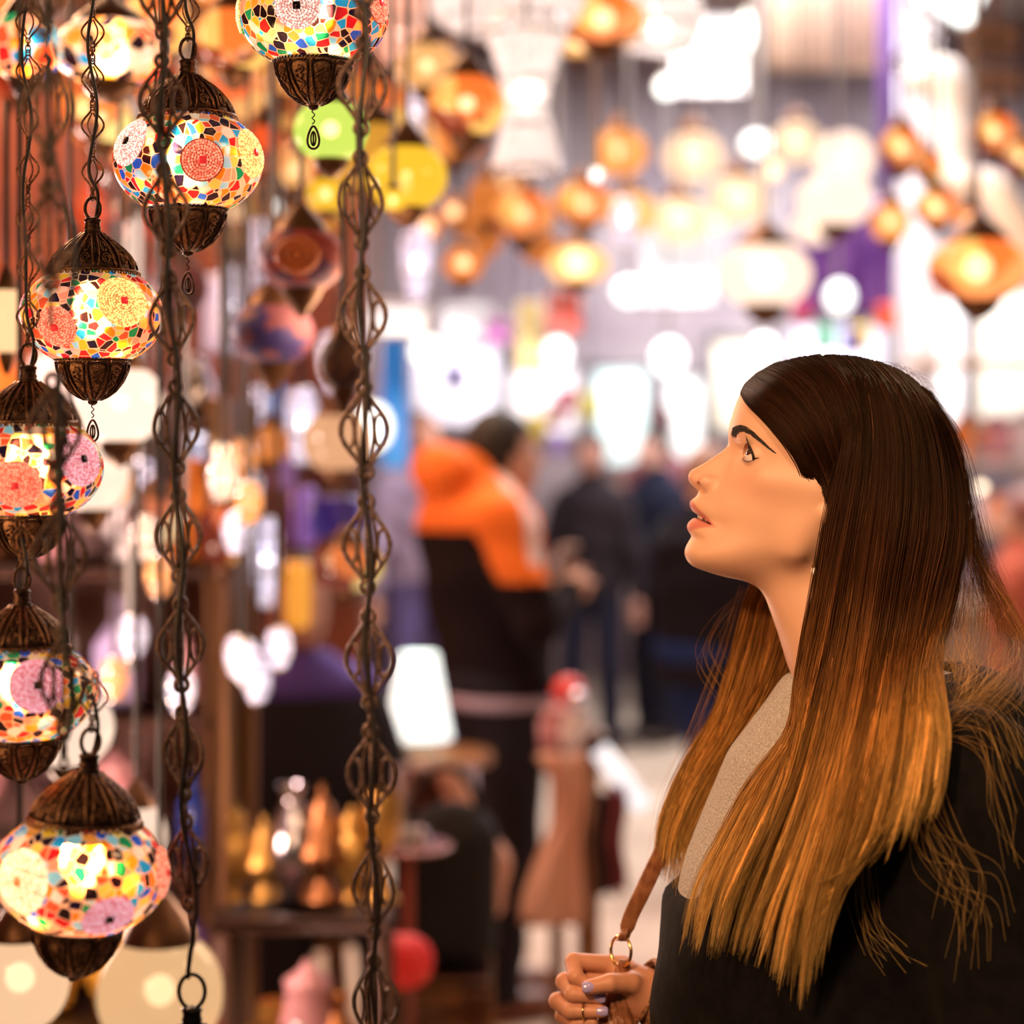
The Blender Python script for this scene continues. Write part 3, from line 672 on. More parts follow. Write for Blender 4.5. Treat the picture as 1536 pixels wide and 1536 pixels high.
    sets.append((np.array(back), 34, 14, .0065, 0, .00013, .03, dict(tipvar=.35, frizz=.004, taper=0.), (0,1)))
    far = [guide(p, side=-1) for p in (
        [(1200,760,-.05),(1165,820,-.065),(1130,880,-.07),(1113,940,-.07),(1094,1010,-.07),(1073,1070,-.075),(1038,1130,-.08),(1010,1190,-.085),(992,1250,-.085),(984,1320,-.085)],
        [(1215,770,-.05),(1185,830,-.06),(1155,890,-.065),(1138,960,-.065),(1118,1030,-.065),(1088,1105,-.07),(1044,1180,-.08),(1012,1260,-.085),(1000,1345,-.085)],
        [(1240,780,-.05),(1215,850,-.055),(1204,920,-.055),(1188,990,-.055),(1160,1055,-.06),(1104,1120,-.065),(1062,1190,-.075),(1034,1262,-.08),(1022,1340,-.08)])]
    sets.append((np.array(far), 95, 16, .0028, 0, .00036, .030, dict(tipvar=.25), (0,1)))
    for gi, (G, nl, per, lw, sp, r0, th, kw, vr) in enumerate(sets):
        Sx, R, Tn, t = lock_bundle(G, nl, per, lw, sp, 11+gi, r0, th, vr=vr, **kw)
        if gi == 0: tt = t[None]*np.ones((len(Sx), 1))*.30
        elif gi == 1: tt = t[None]*Tn[:, 1:2]*1.02
        elif gi == 2: tt = .2+t[None]*Tn[:, 1:2]*.75
        else: tt = .42+t[None]*Tn[:, 1:2]*.5
        Sx = push_out(Sx, .005+.004*(gi == 2))
        colr = hair_color(None, Tn[:, 0:1]*np.ones_like(tt), tt)
        V, F = strands(Sx-rl, R, 3)
        me = mesh('hair', V, F, hm); set_color(me, np.repeat(colr.reshape(-1, 3), 3, 0)); link('hair', me, root)
    # loose thin hairs: on the crown, over the shoulder, beside the cheek
    rng = np.random.default_rng(5); W = []; Tc = []
    def wisp(pts, k, sp, t0, t1, y):
        for _ in range(k):
            o = rng.normal(0, sp*.28, (len(pts), 2))+rng.normal(0, sp, 2)[None]*np.linspace(.3, 1.2, len(pts))[:, None]
            q = catmull([np.array(P(p[0]+o[i, 0], p[1]+o[i, 1], 2-y-.01*i*rng.random())) for i, p in enumerate(pts)], 22)
            W.append(q); Tc.append(np.linspace(t0, t1, 22)+rng.normal(0, .05))
    for k in range(80):
        x = rng.uniform(1150, 1400); y = np.interp(x, [1112,1125,1160,1220,1290,1350,1390,1420,1435], [600,566,546,535,538,556,585,625,680])
        wisp([(x, y+4), (x+rng.uniform(6,16), y-rng.uniform(2,7)), (x+rng.uniform(20,44), y+rng.uniform(2,14)+ (x-1230)*.08)], 1, 2, 0, .3, .01)
    wisp([(1440,1060),(1400,1110),(1395,1190),(1420,1260),(1450,1320),(1440,1400)], 14, 24, .7, 1, .17)
    wisp([(1400,1090),(1470,1100),(1500,1180),(1520,1260)], 14, 30, .7, 1, .19)
    wisp([(1420,1060),(1470,1050),(1510,1080),(1535,1130)], 20, 18, .7, 1, .16)
    wisp([(1380,1150),(1390,1250),(1430,1300),(1480,1330),(1500,1400)], 9, 28, .7, 1, .17)
    wisp([(1300,1240),(1290,1330),(1300,1400),(1330,1440)], 16, 16, .8, 1, .16)
    wisp([(1446,760),(1470,840),(1510,900),(1545,960)], 20, 8, .4, .8, .0)
    wisp([(1440,900),(1450,960),(1490,980),(1530,940)], 20, 14, .6, .9, .0)
    wisp([(1450,880),(1480,930),(1470,990),(1430,1030)], 20, 14, .6, .9, .01)
    wisp([(1113,890),(1080,930),(1060,980),(1090,1030)], 10, 10, .5, .8, -.07)
    wisp([(1113,880),(1092,950),(1072,1010),(1035,1110),(1000,1190),(985,1290)], 14, 6, .5, .9, -.08)
    wisp([(1112,590),(1120,606),(1124,616)], 10, 2.5, 0, .1, .004)
    wisp([(1168,632),(1172,648),(1180,662),(1196,676)], 6, 2, 0, .2, .062)
    W = push_out(np.array(W), .006); tt = np.array(Tc); colr = hair_color(None, np.full(tt.shape, .25), tt)
    V, F = strands(W-rl, np.full(tt.shape, .00008), 3); me = mesh('loose_hair', V, F, hm); set_color(me, np.repeat(colr.reshape(-1, 3), 3, 0)); link('loose_hair', me, root)['kind'] = 'stuff'
# ================================================================ mosaic lanterns and chains
def mats_lantern():
    M = {}
    m = M['metal'] = mat('aged_bronze', (.06,.03,.02), .42, .85); noisy(m, (.025,.012,.009), (.10,.05,.03), 180, 4, .5, .002)
    m = M['wire'] = mat('bronze_wire', (.3,.16,.09), .36, .9); noisy(m, (.12,.06,.035), (.36,.19,.105), 300, 3, .5, .001)
    m = M['chain'] = mat('old_chain', (.14,.09,.07), .5, .75); noisy(m, (.075,.045,.035), (.19,.125,.10), 220, 4, .6, .002)
    M['cord'] = mat('black_cord', (.012,.008,.008), .45)
    M['bulb'] = mat('bulb', (1,.8,.5), .5, 0, (1,.66,.36), 13)
    return M
TILES = [(.62,.015,.015),(.95,.22,.01),(.95,.45,.02),(.02,.006,.010),(.02,.33,.58),(.85,.10,.03),(.95,.50,.28),(.012,.006,.02),(.01,.26,.08),(.98,.60,.08),(.02,.10,.50),(.90,.32,.16),(.70,.02,.02),(.015,.005,.005),(.30,.60,.62),(.03,.01,.01),(.95,.30,.03),(1.,.74,.5)]
def mosaic(name, palette=TILES, scale=78., glow=1.0, grout=(1.,.56,.27), seed=0., trans=.30, gl=1.15):
    """lit mosaic glass: coloured tiles in pale grout; clear enough to let the bulb shine through"""
    m = D2.materials.new(name); m.use_nodes = True; nt = m.node_tree; nt.nodes.clear()
    tc = N(m, 'ShaderNodeTexCoord'); mp = N(m, 'ShaderNodeMapping'); mp.inputs['Location'].default_value = (seed, seed*.7, seed*1.3); L(m, tc.outputs['Object'], mp.inputs[0])
    v = N(m, 'ShaderNodeTexVoronoi', Scale=scale, Randomness=.78); v.feature = 'F1'; v.distance = 'EUCLIDEAN'
    e = N(m, 'ShaderNodeTexVoronoi', Scale=scale, Randomness=.78); e.feature = 'DISTANCE_TO_EDGE'
    L(m, mp.outputs[0], v.inputs['Vector']); L(m, mp.outputs[0], e.inputs['Vector'])
    sx = N(m, 'ShaderNodeSeparateColor'); L(m, v.outputs['Color'], sx.inputs[0])
    r = N(m, 'ShaderNodeValToRGB'); r.color_ramp.interpolation = 'CONSTANT'; el = r.color_ramp.elements
    for i, c in enumerate(palette):
        x = i/len(palette)
        if i < 2: el[i].position = x; el[i].color = (*c, 1)
        else: q = el.new(x); q.color = (*c, 1)
    L(m, sx.outputs[0], r.inputs[0])
    g = N(m, 'ShaderNodeMath', operation='LESS_THAN'); g.inputs[1].default_value = .045; L(m, e.outputs['Distance'], g.inputs[0])
    mx = N(m, 'ShaderNodeMix', data_type='RGBA'); L(m, g.outputs[0], mx.inputs[0]); L(m, r.outputs[0], mx.inputs[6]); mx.inputs[7].default_value = (*grout, 1)
    em = N(m, 'ShaderNodeEmission', Strength=glow); L(m, mx.outputs[2], em.inputs[0])
    rf = N(m, 'ShaderNodeBsdfRefraction', Roughness=.30, IOR=1.35); L(m, mx.outputs[2], rf.inputs[0])
    tp = N(m, 'ShaderNodeBsdfTransparent'); L(m, mx.outputs[2], tp.inputs[0])
    gs = N(m, 'ShaderNodeBsdfGlossy', Roughness=.12); gs.inputs[0].default_value = (1,1,1,1)
    a1 = N(m, 'ShaderNodeMixShader'); a1.inputs[0].default_value = .12; L(m, rf.outputs[0], a1.inputs[1]); L(m, tp.outputs[0], a1.inputs[2])
    a2 = N(m, 'ShaderNodeMixShader'); a2.inputs[0].default_value = .06; L(m, a1.outputs[0], a2.inputs[1]); L(m, gs.outputs[0], a2.inputs[2])
    ad = N(m, 'ShaderNodeAddShader'); L(m, a2.outputs[0], ad.inputs[0]); L(m, em.outputs[0], ad.inputs[1])
    o = N(m, 'ShaderNodeOutputMaterial'); L(m, ad.outputs[0], o.inputs[0])
    return m
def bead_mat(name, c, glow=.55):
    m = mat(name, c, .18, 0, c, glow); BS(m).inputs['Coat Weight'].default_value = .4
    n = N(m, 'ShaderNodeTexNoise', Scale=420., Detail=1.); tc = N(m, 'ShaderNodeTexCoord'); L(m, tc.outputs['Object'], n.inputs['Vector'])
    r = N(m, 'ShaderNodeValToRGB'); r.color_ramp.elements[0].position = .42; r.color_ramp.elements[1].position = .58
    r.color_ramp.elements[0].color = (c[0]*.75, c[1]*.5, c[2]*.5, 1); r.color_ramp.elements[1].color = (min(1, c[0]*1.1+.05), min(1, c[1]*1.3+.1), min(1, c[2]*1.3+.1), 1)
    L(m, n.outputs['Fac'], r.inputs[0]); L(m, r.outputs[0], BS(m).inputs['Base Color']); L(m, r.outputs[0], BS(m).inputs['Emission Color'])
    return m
GR, GZ = .070, .052     # globe half-width and half-height
def globe_pt(lat, lon, off=0.):
    """point and normal on the onion-round globe; lat -1..1"""
    x = math.cos(lat)*math.cos(lon); y = math.cos(lat)*math.sin(lon); z = math.sin(lat)
    n = np.array([x/GR, y/GR, z/GZ]); n /= np.linalg.norm(n)
    return np.array([x*GR, y*GR, z*GZ])+n*off, n
def globe_mesh(name, m, seg=56, rings=36):
    mb = MB(); la = np.linspace(-1.02, 1.02, rings); mb.lathe([(GR*math.cos(a), GZ*math.sin(a)) for a in la], seg); return mb.mesh(name, m)
def medallion_mesh(name, lat, lon, rad, bead, m_bead, m_mid, rings=None):
    c, n = globe_pt(lat, lon); e1 = np.cross(n, [0,0,1.]); e1 /= np.linalg.norm(e1); e2 = np.cross(n, e1); mb = MB()
    def on(u, v):
        p = c+e1*u+e2*v+n*.004; s = 1/math.sqrt((p[0]/GR)**2+(p[1]/GR)**2+(p[2]/GZ)**2); q = p*s; w = np.array([q[0]/GR**2, q[1]/GR**2, q[2]/GZ**2]); return q+w/np.linalg.norm(w)*.0006
    mb.ball((0,0,0), bead, 6, 4); U = mb.V[0].copy(); UF = mb.F[(4,0)][0].copy(); mb = MB()
    r = .0048
    while r < rad:
        k = max(6, int(2*math.pi*r/(bead*2.05)))
        for i in range(k):
            a = 2*math.pi*i/k+r*400; mb.add(U+on(r*math.cos(a), r*math.sin(a)), UF, 0)
        r += bead*2.15
    bk = [on(0, 0)]+[on(rr*math.cos(x), rr*math.sin(x)) for rr in (rad*.35, rad*.7, rad) for x in np.linspace(0, 2*math.pi, 28, endpoint=False)]; bk = np.array(bk)+n*.0001
    mb.add(bk, np.array([[0, 1+i, 1+(i+1)%28] for i in range(28)]), 2); mb.add(bk, np.array([[1+g*28+i, 29+g*28+i, 29+g*28+(i+1)%28, 1+g*28+(i+1)%28] for g in (0, 1) for i in range(28)]), 2)
    q = [on(s*.0036, t*.0036)+0 for s, t in ((-1,-1),(1,-1),(1,1),(-1,1))]; q2 = [p+n*.0016 for p in q]
    mb.add(np.array(q+q2), np.array([[4,5,6,7],[0,1,5,4],[1,2,6,5],[2,3,7,6],[3,0,4,7]]), 1)
    return mb.mesh(name, None, True, [m_bead, m_mid, LM['backing_'+m_bead.name]])
def cap_parts():
    """bell cap, collar of little loops, neck: returns three builders (z=0 at the globe centre)"""
    a, b, c = MB(), MB(), MB(); zr = .042; 
    prof = [(.0420,zr),(.0425,zr+.003),(.0412,zr+.008),(.0375,zr+.015),(.0315,zr+.022),(.0235,zr+.029),(.0145,zr+.035),(.0085,zr+.040)]
    a.lathe(prof, 48, famp=.0)
    for k in range(12):
        th = 2*math.pi*k/12
        def w(z, off, o=.0014):
            r = np.interp(z, [p[1] for p in prof], [p[0] for p in prof])+o; return [r*math.cos(th+off/max(r,.004)), r*math.sin(th+off/max(r,.004)), z]
        for sgn in (-1, 1):
            a.tube([w(zr+.003+.036*t, sgn*.0095*(1-t)**.8) for t in np.linspace(0, 1, 12)], .0012, 5, mi=1)
        z0 = zr+.0115; a.tube([w(z0+.0055*math.sin(x)*(1-x/15), .0048*math.cos(x)*(1-x/15)) for x in np.linspace(0, 11, 26)], .0007, 4, mi=1)
        z0 = zr+.024; a.tube([w(z0+.005*math.sin(x), .0026*math.cos(x)) for x in np.linspace(0, 6.3, 12)], .0006, 4, mi=1)
    for z, r in ((zr+.001, .0440), (zr-.0115, .0462)): b.tube([[r*math.cos(x), r*math.sin(x), z] for x in np.linspace(0, 2*math.pi, 48, endpoint=False)], .0016, 6, True)
    b.lathe([(.0448,zr-.0125),(.0425,zr)], 48)
    for k in range(44):
        th = 2*math.pi*k/44; cx, cy = .0462*math.cos(th), .0462*math.sin(th); tx, ty = -math.sin(th), math.cos(th)
        b.tube([[cx+tx*.0026*math.sin(x), cy+ty*.0026*math.sin(x), zr-.0052+.0052*math.cos(x)] for x in np.linspace(0, 2*math.pi, 9, endpoint=False)], .0010, 4, True)
    z = zr+.038; c.lathe([(.009,z),(.0098,z+.002),(.0075,z+.004),(.0085,z+.006),(.0075,z+.008),(.0075,z+.012),(.0088,z+.014),(.0066,z+.016),(0.0005,z+.017)], 24)
    return a, b, c
def hoop(mb, z, r=.0085, w=.0075, mi=0):
    mb.tube([[w*math.sin(x), .0, z+r*1.25-r*1.25*math.cos(x)] for x in np.linspace(0, 2*math.pi, 24, endpoint=False)], .0017, 8, True, mi=mi)
def bowl_parts(k=1.):
    """filigree bowl below the globe"""
    a = MB(); z0 = -.0445
    prof = [(.0365,z0),(.0350,z0-.010),(.0300,z0-.021),(.022,z0-.031),(.012,z0-.038),(.003,z0-.0405)]
    prof = [(r*k, z) for r, z in prof]
    for th in np.linspace(0, 2*math.pi, 10, endpoint=False):
        def w(z, off, o=0.):
            r = np.interp(-z, [-p[1] for p in prof], [p[0] for p in prof])+o; q = off/max(r, .006); return [r*math.cos(th+q), r*math.sin(th+q), z]
        for sgn in (-1, 1): a.tube([w(z0-.002-.037*t, sgn*.0092*(math.cos(t*1.5))*(1 if t > .06 else .8)) for t in np.linspace(0, 1, 14)], .0012, 5)
        a.tube([w(z0-.003-.004*(1-math.cos(x)), .0088*math.sin(x)) for x in np.linspace(-1.6, 1.6, 9)], .0011, 5)
        a.tube([w(z0-.008-.026*t, .0050*math.sin(t*math.pi*4.2)*(1-t*.55), -.0002) for t in np.linspace(0, 1, 30)], .0011, 4, mi=1)
        a.tube([w(z0-.009-.020*t, .0042*math.sin(t*math.pi*5+1.6)*(1-t*.6), -.0002) for t in np.linspace(0, 1, 30)], .0009, 4, mi=1)
    R = prof[0][0]
    tw = np.linspace(0, 2*math.pi, 120, endpoint=False)
    for ph in (0, math.pi): a.tube([[(R+.0012*math.cos(30*x+ph))*math.cos(x), (R+.0012*math.cos(30*x+ph))*math.sin(x), z0+.0014+.0012*math.sin(30*x+ph)] for x in tw], .0012, 5, True)
    a.ball((0,0,z0-.041), (.005,.005,.0035), 12, 8); a.lathe([(r*.955, z) for r, z in prof], 40, mi=2)  # inner shell added; its copper tones stand for the lit far filigree
    return a
def small_links(n, y0=0., pitch=.046, seed=0, dz=-1):
    """n ornamental wire links hanging in a row; wire figure with two side eyes, then a small ring pair"""
    rng = random.Random(seed); out = []
    for i in range(n):
        mb = MB(); h = pitch*.70; r = .0009; rot = rng.uniform(-.35, .35)+(math.pi/2 if False else 0)
        def R(p): x, y, z = p; return [x*math.cos(rot)-y*math.sin(rot), x*math.sin(rot)+y*math.cos(rot), z]
        for sg in (-1, 1):
            mb.tube([R((sg*(.0012+.0098*math.sin(math.pi*t)**1.6), 0, -h*t)) for t in np.linspace(0, 1, 16)], r*1.25, 5)
            mb.tube([R((sg*(.0012+.0042*math.sin(math.pi*t)**1.2-(.0005)), 0, -h*(.12+.76*t))) for t in np.linspace(0, 1, 14)], r, 5)
        for z in (0.0012, -h-.0012): mb.tube([R((.0022*math.cos(x), .0, z+.0026*math.sin(x))) for x in np.linspace(0, 6.28, 12, endpoint=False)], r, 5, True)
        q = pitch-h
        mb.tube([R((0, .0022*math.cos(x), -h-q*.28+.0034*math.sin(x))) for x in np.linspace(0, 6.28, 12, endpoint=False)], r, 5, True)
        mb.tube([R((.0022*math.cos(x), 0, -h-q*.62+.0040*math.sin(x))) for x in np.linspace(0, 6.28, 12, endpoint=False)], r, 5, True)
        out.append(mb)
    return out
def big_link(h=.048, w=.0150, r=.0016, rod=True):
    """large flat link: diamond outline, an eye in each corner, centre rod and end rings"""
    mb = MB()
    for sg in (-1, 1):
        mb.tube([(sg*(.0022+(w-.0022)*max(math.sin(math.pi*t), 0)**1.35), 0, -h*t) for t in np.linspace(0, 1, 22)], r, 6)
        mb.tube([(sg*(w-.0046+.0040*math.cos(x)), .0004, -h*.52+.0105*math.sin(x)*(1-.1*math.cos(x))) for x in np.linspace(0, 6.283, 18, endpoint=False)], r*.85, 6, True)
        mb.tube([(sg*(.0018+.0040*math.sin(math.pi*t)), 0, -h*t) for t in np.linspace(.08, .95, 14)], r*.8, 5)
    if rod: mb.tube([(0, 0, -h*t) for t in (.04, .5, .97)], r*.9, 6)
    for z in (.0030, -h-.0030): mb.tube([(.0040*math.cos(x), 0, z+.0042*math.sin(x)) for x in np.linspace(0, 6.283, 16, endpoint=False)], r*1.1, 6, True)
    return mb
def connector(l=.022, r=.0011):
    mb = MB()
    for z in (-.003, -l+.003): mb.tube([(0, .0036*math.cos(x), z+.0040*math.sin(x)) for x in np.linspace(0, 6.283, 14, endpoint=False)], r, 6, True)
    mb.tube([(0, -.0012, -.006), (0, -.0020, -l/2), (0, -.0012, -l+.006)], r*1.1, 6); mb.tube([(0, .0012, -.006), (0, .0020, -l/2), (0, .0012, -l+.006)], r*1.1, 6)
    return mb
def pear_drop():
    mb = MB(); mb.tube([(.0012*math.cos(x*1.7), .0012*math.sin(x*1.7), -.001-.0016*x) for x in np.linspace(0, 9, 30)], .0006, 5); z = -.018
    mb.tube([(.0052*math.sin(x)*(1-.35*math.cos(x)), 0, z-.010+.0105*math.cos(x)) for x in np.linspace(0, 6.283, 26, endpoint=False)], .0011, 6, True)
    mb.tube([(.0022*math.sin(x), 0, z-.011+.0065*math.cos(x)) for x in np.linspace(0, 6.283, 14, endpoint=False)], .0009, 5, True)
    mb.tube([(0,0,z-.004),(0,0,z-.018)], .0009, 5)
    return mb
LM = None; LP = {}
def lantern(px, py, d, k, label, meds, seed, tilt=(0,0), top_py=-60, links_seed=0, cord=True, drop='leaf', metal='metal', chain=True, pitch=.046, kb=1., group='mosaic lanterns on the left row'):
    """one mosaic lantern; k: size, meds: (lat, lon, radius, colour key)"""
    loc = P(px, py, d); root = empty('mosaic_lantern', loc, label, 'lantern', group); root.scale = (k,)*3; root.rotation_euler = (tilt[0], tilt[1], 0)
    if 'cap' not in LP:
        a, b, c = cap_parts(); LP['cap'] = a.mesh('cap', None, True, [LM['metal'], LM['wire']]); LP['collar'] = b.mesh('collar', LM['wire']); LP['neck'] = c.mesh('neck', LM['metal'])
        LP['bowl'] = bowl_parts().mesh('bowl', None, True, [LM['metal'], LM['wire'], noisy(mat('copper_liner', (.5,.26,.13), .42, .55), (.30,.13,.06), (.70,.38,.19), 420, 3, .8, .002)])
        h = MB(); hoop(h, .095); LP['hoop'] = h.mesh('hanging_loop', LM['metal'])
        b = MB(); b.lathe([(.0005,.022),(.006,.021),(.007,.014),(.0095,.005),(.010,-.002),(.008,-.009),(.003,-.012),(.0004,-.0125)], 20); LP['bulb'] = b.mesh('bulb', LM['bulb'])
        LP['leaf'] = pear_drop().mesh('pendant_drop', LM['metal'])
    for n in ('cap', 'collar', 'neck', 'bowl', 'hoop', 'bulb'): 
        if n == 'bowl' and kb == 0: continue
        link(LP[n].name.split('.')[0], LP[n], root)
    if drop: link('pendant_drop', LP['leaf'], root, (0,0,-.086))
    link('globe', globe_mesh('globe', mosaic('mosaic_glass', TILES, 72+random.uniform(-6, 8)+34, .60, seed=seed)), root)
    for lat, lon, r, ck in meds:
        link('bead_medallion', medallion_mesh('bead_medallion', lat, lon, r, .00135, BEAD[ck], BEADC[ck]), root)
    # the chain goes up from the loop
    if chain:
        ztop = PZ(top_py, d); z = .095+.020; n = max(1, int(((ztop-loc[2])/k-z)/pitch)+1); cr = empty_part('chain', root)
        for i, mb in enumerate(small_links(n, 0, pitch, links_seed)):
            link('chain_link', mb.mesh('chain_link', LM['wire'] if metal != 'light' else LM['chain']), cr, (0, 0, z+pitch*(i+1)-.003))
        rng = random.Random(links_seed+5); pts = [(.0,.004,.090),(.004,.002,.104),(.006,-.006,.122)]; zz = .145
        while zz < z+n*pitch: pts.append((rng.uniform(-.005,.006), -.006, zz)); zz += .06
        m = MB(); m.tube(catmull(pts, 70), .0017, 7); m.obj('cord', LM['cord'], root)
    l = D2.lights.new('bulb_light', 'POINT'); l.energy = 1.8; l.color = (1,.55,.25); l.shadow_soft_size = .012; lo = D2.objects.new('bulb_light', l); C.objects.link(lo); lo.parent = root; lo.location = (0,0,.004)
    return root
def empty_part(name, parent, loc=(0,0,0)):
    o = D2.objects.new(name, None); C.objects.link(o); o.parent = parent; o.location = loc; o.empty_display_size = .02; return o
def long_chain(name, pts, label, d, pitch_px, phase=0., links=None, end=None, cordpath=None):
    """heavy ornamental chain; pts: pixel path (top to bottom) at distance d"""
    path = np.array([(x, y) for x, y in pts], float); y0, y1 = path[0, 1], path[-1, 1]; xs = lambda y: np.interp(y, path[:, 1], path[:, 0])
    root = empty(name, P(xs(y0), y0, d), label, 'chain'); rl = np.array(root.location)
    s = pitch_px/FPX*d; h = s*.66; k = h/.048
    if 'big' not in LP: LP['big'] = big_link().mesh('chain_link', LM['chain']); LP['con'] = connector().mesh('connector', LM['chain'])
    y = y0-phase; i = 0; rng = random.Random(int(d*1000))
    while y < y1-pitch_px*.4:
        a = P(xs(y), y, d); b = P(xs(y+pitch_px), y+pitch_px, d); tl = math.atan2(b[0]-a[0], -(b[2]-a[2]))
        rz = rng.uniform(-.55, .55)
        o = link('chain_link', LP['big'], root, np.array(a)-rl, (0, -tl, rz), (k,)*3)
        m = np.array(a)+(np.array(b)-np.array(a))*.70
        link('connector', LP['con'], root, m-rl, (0, -tl, rng.uniform(-.4,.4)), (k, k, s*.30/.022*1.08)); y += pitch_px; i += 1
    c = cordpath or [(x+6*math.sin(y/41.), y) for x, y in [(xs(q), q) for q in np.arange(y0-20, y1+30, 36)]]
    mb = MB(); mb.tube(catmull([np.array(P(x, y, d-.006))-rl for x, y in c], 90), .0021, 7); mb.obj('cord', LM['cord'], root)
    return root
def foreground():
    global LM, BEAD, BEADC
    LM = mats_lantern()
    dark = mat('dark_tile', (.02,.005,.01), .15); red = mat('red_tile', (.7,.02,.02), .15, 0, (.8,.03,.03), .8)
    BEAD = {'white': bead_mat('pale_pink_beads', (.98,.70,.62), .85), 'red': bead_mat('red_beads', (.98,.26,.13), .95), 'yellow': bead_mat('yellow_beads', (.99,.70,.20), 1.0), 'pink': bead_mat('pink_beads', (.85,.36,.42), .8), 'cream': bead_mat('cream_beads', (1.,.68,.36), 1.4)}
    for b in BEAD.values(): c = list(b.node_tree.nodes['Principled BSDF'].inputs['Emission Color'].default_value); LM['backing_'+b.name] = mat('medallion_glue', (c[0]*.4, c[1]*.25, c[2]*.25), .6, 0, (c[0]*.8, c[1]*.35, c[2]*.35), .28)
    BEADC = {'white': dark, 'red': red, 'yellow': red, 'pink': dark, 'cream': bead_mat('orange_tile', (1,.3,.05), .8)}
    # lon -pi/2 faces the camera; smaller = further left
    f = -math.pi/2
    lantern(470, 22, 1.96, .99, 'mosaic lantern at the top beside the heavy chain, mostly its filigree bowl in view', [(-.10, f-.12, .0235, 'white'), (.1, f+1.15, .022, 'red'), (0, f-1.45, .022, 'yellow'), (.1, f+2.6, .022, 'red')], 3.1, chain=False, links_seed=1)
    lantern(282, 243, 2.0, 1.0, 'upper mosaic lantern with a leaf shaped drop and pale pink bead disc at its left', [(.24, f-.80, .0260, 'white'), (-.12, f+.34, .0222, 'red'), (.10, f+1.22, .026, 'yellow'), (0, f+2.8, .022, 'white')], 7.7, links_seed=2)
    lantern(139, 473, 1.93, .915, 'second lantern down, its big yellow bead disc facing right, hung on a twisted wire chain', [(.20, f+.64, .0295, 'yellow'), (-.28, f-.36, .0235, 'red'), (.2, f-1.6, .020, 'pink'), (0, f+2.6, .02, 'red')], 12.3, links_seed=3, drop='leaf')
    lantern(42, 702, 1.84, .92, 'third lantern down at left edge, red bead disc in front, pink one right', [(-.28, f+.05, .0260, 'red'), (.16, f+1.02, .029, 'pink'), (.1, f-1.5, .022, 'yellow')], 18.9, links_seed=4, drop=None)
    lantern(33, 1036, 1.78, .88, 'fourth lantern down at the left edge with one large pink bead disc', [(.22, f+.43, .0285, 'pink'), (-.05, f-1.2, .024, 'yellow'), (0, f+2., .022, 'red')], 24.4, links_seed=5, drop=None, top_py=850)
    lantern(122, 1308, 1.70, .985, 'lowest and nearest mosaic lantern with glowing cream disc at left and pink disc at right', [(.03, f-.56, .0290, 'cream'), (-.46, f+.58, .0240, 'pink'), (.1, f+1.5, .024, 'red'), (.1, f-1.8, .022, 'red')], 31.5, links_seed=6, top_py=1180, drop=None, tilt=(0,.07))
    # heavy chains in front
    long_chain('ornamental_chain', [(243,-60),(243,180),(248,340),(262,520),(264,640),(270,880),(272,1020),(276,1200),(288,1330),(287,1465)], 'heavy bronze link chain hanging in front, left one of the two, ending at a hook', 1.70, 163, 5)
    long_chain('ornamental_chain', [(545,-60),(545,160),(538,300),(543,420),(545,600),(552,860),(553,1040),(560,1200),(560,1350),(566,1600)], 'heavy bronze link chain hanging in front, right one, running down the whole picture', 1.66, 172, 40)
    long_chain('ornamental_chain', [(66,-60),(70,200),(74,330),(76,470)], 'blurred pale wire chain hanging nearest the camera before the second lantern', 1.50, 190, 30, cordpath=[(70,-60),(72,180),(86,260),(110,360),(108,470)])
    long_chain('ornamental_chain', [(80,600),(86,760),(92,880),(96,1050)], 'short blurred chain with black cord in front of the fourth lantern', 1.56, 190, 20, cordpath=[(86,560),(92,760),(92,900),(108,1050),(100,1110)])
    # hook and cap of a lantern hanging below the picture edge, on the left heavy chain
    a, b, c = cap_parts()
    root = empty('lantern_cap', P(288, 1600, 1.72), 'black lantern neck with loop at the bottom edge under the left heavy chain', 'lantern')
    mk = mat('black_iron', (.015,.012,.012), .3, .6)
    for mb, n in ((a, 'cap'), (b, 'collar'), (c, 'neck')): mb.obj(n, None, root, mats=[mk, mk])
    h = MB(); hoop(h, .095, .011, .0105); h.obj('hanging_loop', mk, root)
    root.location[2] = PZ(1468, 1.72)-.119
# ================================================================ the bazaar behind
BM = {}
def cm(name, c, rough=.6, metal=0., e=0., ec=None):
    if name not in BM: BM[name] = mat(name, c, rough, metal, (ec or c) if e else None, e)
    return BM[name]
def light(kind, loc, p, c, size=.2, rot=None, sy=None):
    l = D2.lights.new(kind.lower()+'_light', kind); l.energy = p; l.color = c
    if kind == 'AREA': l.size = size; l.shape = 'RECTANGLE'; l.size_y = sy or size
    else: l.shadow_soft_size = size
    o = D2.objects.new('lamp_light', l); C.objects.link(o); o.location = loc
    if rot: o.rotation_euler = rot
    return o
def struct(name, lo, hi, m, parent=None):
    mb = MB(); lo = np.array(lo, float); hi = np.array(hi, float); mb.box((0,0,0), (hi-lo)/2, bev=0)
    o = mb.obj(name, m, parent, (lo+hi)/2, smooth=False)
    if parent is None: o['kind'] = 'structure'
    return o
